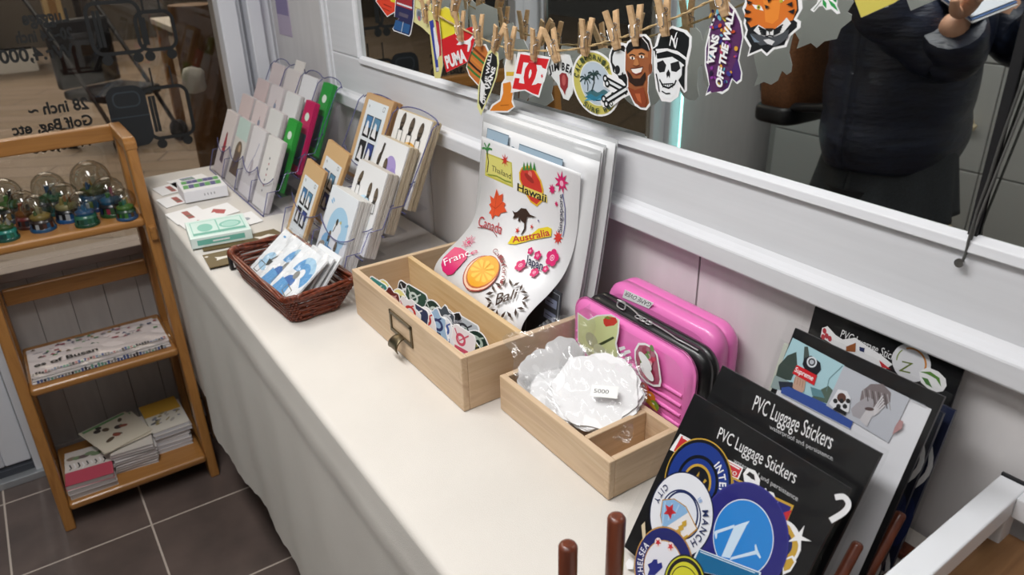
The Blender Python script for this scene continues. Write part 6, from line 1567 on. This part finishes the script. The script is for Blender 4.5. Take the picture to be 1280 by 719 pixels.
def art(A, G, C, s):
    A.poly(s(.90), F('1b1c20')); og, dk = F('d8742a'), F('1b1c20')
    A.poly(G((470, -30), (800, -30), (810, 60), (780, 140), (740, 150), (660, 200), (600, 205), (540, 170), (490, 190), (445, 120), (460, 40)), og)
    A.poly(G((570, -30), (700, -30), (690, 60), (680, 130), (640, 165), (590, 150), (585, 60)), F('e88a34'))
    A.poly(G((500, 30), (520, 60), (580, 75), (560, 40)), white); A.disc(C(545, 50), .0022, F('b8b03a'), 12); A.disc(C(545, 50), .001, ink, 10); A.poly(G((690, 20), (720, 5), (740, -20), (700, -10)), white); A.disc(C(702, 4), .002, F('b8b03a'), 12)
    A.poly(G((545, 170), (600, 205), (650, 205), (700, 165), (740, 120), (770, 160), (720, 220), (690, 260), (560, 250), (510, 210)), F('e6e6e6')); A.poly(G((590, 195), (650, 195), (640, 215), (620, 222), (600, 212)), F('2a2320')); A.line(G((620, 222), (622, 245), (590, 255)), .0014, dk); A.line(G((622, 245), (650, 250)), .0014, dk)
    for k_ in range(4): A.line(G((545+k_*6, 185+k_*16), (600, 212+k_*9)), .0014, dk); A.line(G((715-k_*6, 170+k_*16), (650, 210+k_*10)), .0014, dk)
    A.poly(G((490, 230), (560, 240), (620, 262), (690, 240), (760, 200), (750, 260), (700, 300), (660, 320), (620, 305), (560, 315), (520, 280)), F('4a4d52'))
    A.poly(G((580, 275), (620, 268), (660, 285), (640, 312), (610, 302)), F('d8d8da')); A.poly(G((490, 235), (540, 280), (560, 290), (520, 292)), F('7a8a9a'))
    for (a, c_, d_) in (((450, 60), (500, 80), (462, 95)), ((448, 115), (505, 125), (470, 150)), ((800, 60), (750, 80), (790, 95)), ((785, 10), (740, 30), (780, 45)), ((600, -20), (620, 20), (640, -20)), ((590, 30), (625, 45), (600, 60)), ((470, 0), (510, 15), (475, 30))): A.poly(G(a, c_, d_), dk)
hang_sticker('hanging_sticker', 'orange and black tiger face sticker', [(438, -60), (450, 10), (430, 60), (448, 110), (438, 160), (455, 210), (442, 260), (482, 330), (465, 392), (560, 352), (600, 388), (650, 342), (735, 325), (762, 250), (832, 190), (835, 150), (806, 130), (846, 60), (838, -60)], *K6, art, -.001)
def art(A, G, C, s):
    for a, c_ in (((985, -10), (1012, 60)), ((1020, -10), (1094, 78)), ((1060, -30), (1080, 20))): A.poly(G(a, ((a[0]+c_[0])/2+14, (a[1]+c_[1])/2-4), c_, ((a[0]+c_[0])/2-12, (a[1]+c_[1])/2+6)), F('2f9a4c'))
    A.line(G((980, 0), (925, 70)), .0006, F('2a5a3a'))
hang_sticker('hanging_sticker', 'white edged green leaf sticker right of the tiger', [(900, 68), (945, 25), (965, -40), (1090, -40), (1085, 40), (1106, 92), (1085, 98), (1045, 62), (1010, 70), (985, 40), (960, 45), (925, 85)], *K6, art, .001)
hang_sticker('hanging_sticker', 'plain yellow sticker corner hanging right of the green leaf', [(1165, -110), (1252, 122), (1480, 20), (1570, -40), (1500, -120)], *K6, lambda A, G, C, s: A.poly(s(.97), F('cfc25c')), 0, F('c9bd62'))

# ============================================================ PERSON SEEN IN THE MIRROR
def skin_mesh(name, verts, edges, radii, m, parent=None, sub=2, root=0):
    me = bpy.data.meshes.new(name); me.from_pydata([tuple(v) for v in verts], edges, []); o = bpy.data.objects.new(name, me); COL.objects.link(o)
    sk = o.modifiers.new('skin', 'SKIN'); sk.use_smooth_shade = True
    for i, r in enumerate(radii):
        sv = me.skin_vertices[0].data[i]; sv.radius = r if isinstance(r, tuple) else (r, r); sv.use_root = (i == root)
    ss = o.modifiers.new('sub', 'SUBSURF'); ss.levels = sub; ss.render_levels = sub
    dg = bpy.context.evaluated_depsgraph_get(); dg.update()
    out = bpy.data.meshes.new_from_object(o.evaluated_get(dg)); bpy.data.objects.remove(o); bpy.data.meshes.remove(me)
    out.materials.clear(); out.materials.append(m)
    for p in out.polygons: p.use_smooth = True
    r = bpy.data.objects.new(name, out); COL.objects.link(r)
    if parent: r.parent = parent
    return r
skin = flat('c99a7e', .55); navy = noise_mat('navy_quilted_nylon', [(.3, '171b28'), (.7, '20273a')], (6, 6, 22), 3, 3, .42, bump=.5, dist=.01)
PXR = -.52; pc = mir(1095, 150, PXR+.1); py_ = pc.y
per = thing('person', 'person in a dark puffer jacket and grey skirt holding papers, seen in the mirror', 'person', (PXR, py_, 0))
def rp(x, y, z): return (x, y, z)
el_ = mir(1206, 66, PXR+.12); hd_ = mir(1204, 8, PXR+.20)
el_ = el_-Vector((PXR, py_, 0)); hd_ = hd_-Vector((PXR, py_, 0))
V_ = [(0, .0, .80), (0, .01, .95), (0, .02, 1.12), (0, .02, 1.24), (0, .0, 1.32), (0, -.02, 1.38), (0, -.035, 1.47), (0, -.03, 1.55),
      (.15, .02, 1.23), tuple(el_+Vector((0, .03, 0))), tuple(hd_+Vector((0, .01, -.02))), (-.15, .02, 1.23), (-.20, -.15, 1.03), (-.06, -.29, 1.14),
      (.085, .01, .76), (.09, -.01, .44), (.09, .02, .09), (.09, -.12, .035), (-.085, .01, .76), (-.09, .0, .44), (-.09, .05, .09), (-.09, -.09, .035)]
E_ = [(0, 1), (1, 2), (2, 3), (3, 4), (4, 5), (5, 6), (6, 7), (3, 8), (8, 9), (9, 10), (3, 11), (11, 12), (12, 13), (0, 14), (14, 15), (15, 16), (16, 17), (0, 18), (18, 19), (19, 20), (20, 21)]
R_ = [(.13, .10), (.12, .095), (.14, .10), (.12, .085), .055, .052, (.075, .09), (.07, .08), .055, .042, .028, .055, .042, .028, .08, .055, .038, .03, .08, .055, .038, .03]
skin_mesh('body', V_, E_, R_, skin, per)
# face details and hair
b = MB()
for sx in (-.028, .028): b.sphere((sx, -.118, 1.50), .011, white, 10); b.sphere((sx, -.127, 1.50), .006, ink, 8)
b.build('eyes', per)
b = MB(); b.sphere((0, -.125, 1.475), .014, skin, 10, (.8, 1, 1.5)); b.sphere((0, -.117, 1.440), .016, flat('a85a55', .5), 10, (1.4, .5, .5)); b.sphere((.082, -.03, 1.49), .02, skin, 10, (.5, 1, 1.4)); b.sphere((-.082, -.03, 1.49), .02, skin, 10, (.5, 1, 1.4)); b.build('nose_mouth_ears', per)
b = MB()
def hair(u, v):
    a = 2*PI*u; t = v
    r_ = .103*math.cos(t*1.3-.1) if t < .0 else .103*math.sin(PI*(.06+.94*t)*.5)**.6
    z = 1.622-.30*t; back = .5+.5*math.sin(a)
    if back < .35: z = max(z, 1.545)
    return (r_*math.cos(a)*.95, -.028+r_*math.sin(a)*1.12, z)
b.grid(hair, 36, 14, flat('191412', .4)); b.build('hair', per, solid=.012)
# jacket: quilted body and sleeves
b = MB()
hem = mir(1075, 214, PXR+.16).z
def jak(u, v):
    a = 2*PI*u; z = hem+(1.34-hem)*v
    q = .007*abs(math.sin(v*PI*5.0))**.6+.004*math.sin(a*5+v*9)
    rx, ry = .185+q, .145+q
    if v > .78: k_ = (v-.78)/.22; rx *= 1-.55*k_**1.6; ry *= 1-.52*k_**1.6
    if v < .10: rx -= .02*(1-v/.1); ry -= .012*(1-v/.1)
    return (rx*math.cos(a)*(1.05), .01+ry*math.sin(a), z)
b.grid(jak, 44, 56, navy); b.build('jacket_body', per, solid=.01)
def sleeve_mesh(pts, r0):
    b = MB(); P = cat3([Vector(p) for p in pts], 10); n = len(P); b.tube(P, [r0*(1.06-.42*i/n)+.005*abs(math.sin(i*.55)) for i in range(n)], navy, 18); b.build('jacket_sleeve', per)
fw = (Vector(V_[10])-Vector(V_[9])); 
sleeve_mesh([(.10, .02, 1.26), (.19, -.02, 1.16), tuple(Vector(V_[9])*.5+Vector((.20, -.02, 1.16))*.5+Vector((.0, 0, -.01))), V_[9], tuple(Vector(V_[9])+fw*.75)], .085)
sleeve_mesh([(-.10, .03, 1.26), (-.19, -.0, 1.16), V_[12], tuple(Vector(V_[12])+(Vector(V_[13])-Vector(V_[12]))*.75)], .08)
b = MB(); b.lathe([(.085, 1.31), (.100, 1.36), (.092, 1.40), (.082, 1.40), (.075, 1.33)], navy, (0, -.01, 0), 24, cap=False); b.build('collar', per)
# skirt with soft pleats
sk0 = mir(1085, 252, PXR+.16).z
sk_m = noise_mat('grey_wool', [(.3, '24272a'), (.7, '31353a')], (60, 60, 60), 4, 3, .85)
b = MB()
def skt(u, v):
    a = 2*PI*u; z = sk0-.06+(hem+.05-sk0+.06)*v; r_ = (.175-.03*v)*(1+.05*(1-v)*math.sin(a*11)); return (r_*math.cos(a)*1.02, .01+r_*math.sin(a), z)
b.grid(skt, 90, 14, sk_m); b.build('skirt', per, solid=.004)
for sx in (-.09, .09):
    b = MB(); b.tube([(sx, .01, .70), (sx, -.005, .44), (sx, .03, .12)], [.088, .060, .045], flat('17181c', .7), 16); b.build('tights', per)
    b = MB(); b.sphere((sx, -.03, .045), .05, ink, 16, (.85, 2.2, .9)); b.build('shoe', per)
# hands: palm and five fingers each, curled round the papers
def hand(w, d, side, up):
    w = Vector(w); d = Vector(d).normalized(); s_ = Vector(side).normalized(); s_ = (s_-d*s_.dot(d)).normalized(); n_ = d.cross(s_)
    vs = [w, w+d*.035, w+d*.062]; es = [(0, 1), (1, 2)]; rs_ = [(.020, .016), (.024, .014), (.022, .012)]
    for k_, (off, ln) in enumerate(((-.026, .060), (-.009, .072), (.008, .068), (.024, .054))):
        i0 = len(vs); vs += [w+d*.066+s_*off*.9, w+d*(.066+ln*.42)+s_*off*1.05+n_*.008*up, w+d*(.066+ln*.70)+s_*off*1.08+n_*.026*up, w+d*(.066+ln*.82)+s_*off*1.08+n_*.044*up]
        es += [(2, i0), (i0, i0+1), (i0+1, i0+2), (i0+2, i0+3)]; rs_ += [.0095, .0088, .008, .007]
    i0 = len(vs); vs += [w+d*.030-s_*.030+n_*.004*up, w+d*.052-s_*.048+n_*.014*up, w+d*.072-s_*.050+n_*.026*up]; es += [(1, i0), (i0, i0+1), (i0+1, i0+2)]; rs_ += [.0115, .010, .0085]
    skin_mesh('hand', vs, es, rs_, skin, per)
hand(V_[10], tuple(fw.normalized()+Vector((-.3, -.5, .2))), (0, -.6, .8), -1)
hand(V_[13], tuple(Vector(V_[13])-Vector(V_[12])+Vector((.10, 0, 0))), (0, -.6, .8), 1)
tp_ = mir(1222, 2, PXR+.12)
M4 = Matrix.Translation(tp_) @ Matrix.Rotation(.5, 4, 'X') @ Matrix.Rotation(.2, 4, 'Y')
t = thing('folded_papers', 'folded papers held in the hands of the person in the mirror', 'papers', mat4=M4)
for i, c_ in enumerate(('d8d8da', '5a7ab0', 'c8ccd4')):
    b = MB(); b.box((-.07, -.045+.004*i, .004*i), (.07, .045+.003*i, .004*i+.002), flat(c_, .5)); b.build('sheet', t)
# brown backpack on the back
bpm = noise_mat('brown_canvas', [(.3, '5f3a1e'), (.7, '7a4c2a')], (40, 40, 40), 4, 3, .7)
bc = mir(992, 92, PXR+.05); t = thing('backpack', 'brown backpack with black base worn on the back of the person in the mirror', 'backpack', (PXR+.0, bc.y+.015, bc.z))
def sq_body(b, c, hx, hy, hz, m, e=.45):
    def fn(u, v):
        a, q = 2*PI*u-PI, PI*v-PI/2; f_ = lambda x: math.copysign(abs(x)**e, x)
        return (c[0]+hx*f_(math.cos(q))*f_(math.cos(a)), c[1]+hy*f_(math.cos(q))*f_(math.sin(a)), c[2]+hz*f_(math.sin(q)))
    b.grid(fn, 40, 24, m)
b = MB(); sq_body(b, (0, -.01, .03), .125, .058, .145, bpm); b.build('body', t)
b = MB(); sq_body(b, (0, -.006, -.10), .127, .062, .03, black); b.build('base_panel', t)
b = MB(); sq_body(b, (0, .048, .0), .09, .02, .075, black); b.build('front_pocket', t)
for sx in (-.09, .09):
    b = MB(); b.tube(cat3([Vector(p) for p in ((sx, -.03, .17), (sx, -.16, .26), (sx, -.30, .20), (sx, -.33, .02), (sx, -.20, -.05), (sx, -.03, -.08))], 6), .012, black, 8); b.build('strap', t)

# ============================================================ LIGHT
def area(name, loc, size, sy, watts, col=(1, 1, 1), rot=(0, 0, 0)):
    l = bpy.data.lights.new(name, 'AREA'); l.shape = 'RECTANGLE'; l.size = size; l.size_y = sy; l.energy = watts; l.color = col
    o = bpy.data.objects.new(name, l); o.location = loc; o.rotation_euler = rot; COL.objects.link(o); return o
area('ceiling_lamp_main', (-.10, .88, 2.0), .25, 1.05, 12, (1, .99, .98))
area('ceiling_lamp_near', (-.12, .0, 2.2), .25, .8, 3.0, (1, .985, .97))
area('ceiling_lamp_room', (-.9, .1, 2.3), .3, .8, 4.0, (1, .98, .96))
area('fill_light_outside', (.3, 3.4, 2.9), 1.2, .6, 22, (1, .93, .84), (-.5, 0, 0))  # added fill that brightens the window-facing sides outside, not a real lamp
area('street_lamp_out', (.5, 6.0, 3.6), 2.5, 2.5, 200, (1, .93, .84))
area('street_lamp_far', (0, 9.5, 3.4), 2.5, 1.5, 160, (1, .95, .9))
w = bpy.data.worlds.new('World'); SC.world = w; w.use_nodes = True
w.node_tree.nodes['Background'].inputs[0].default_value = (.9, .93, 1, 1); w.node_tree.nodes['Background'].inputs[1].default_value = .045

# ============================================================ CAMERA
cd = bpy.data.cameras.new('camera'); cam = bpy.data.objects.new('camera', cd); COL.objects.link(cam)
cd.sensor_fit = 'HORIZONTAL'; cd.sensor_width = 36; cd.lens = 36*FPX/1280; cd.clip_start = .02; cd.clip_end = 60
cam.matrix_world = Matrix(((_R.x, -_D.x, -_F.x, CAM.x), (_R.y, -_D.y, -_F.y, CAM.y), (_R.z, -_D.z, -_F.z, CAM.z), (0, 0, 0, 1)))
cd.dof.use_dof = True; cd.dof.focus_distance = .95; cd.dof.aperture_fstop = 9
SC.camera = cam
SC.view_settings.view_transform = 'Standard'; SC.view_settings.look = 'None'; SC.view_settings.gamma = 1; SC.view_settings.use_curve_mapping = False
SC.view_settings.exposure = .55
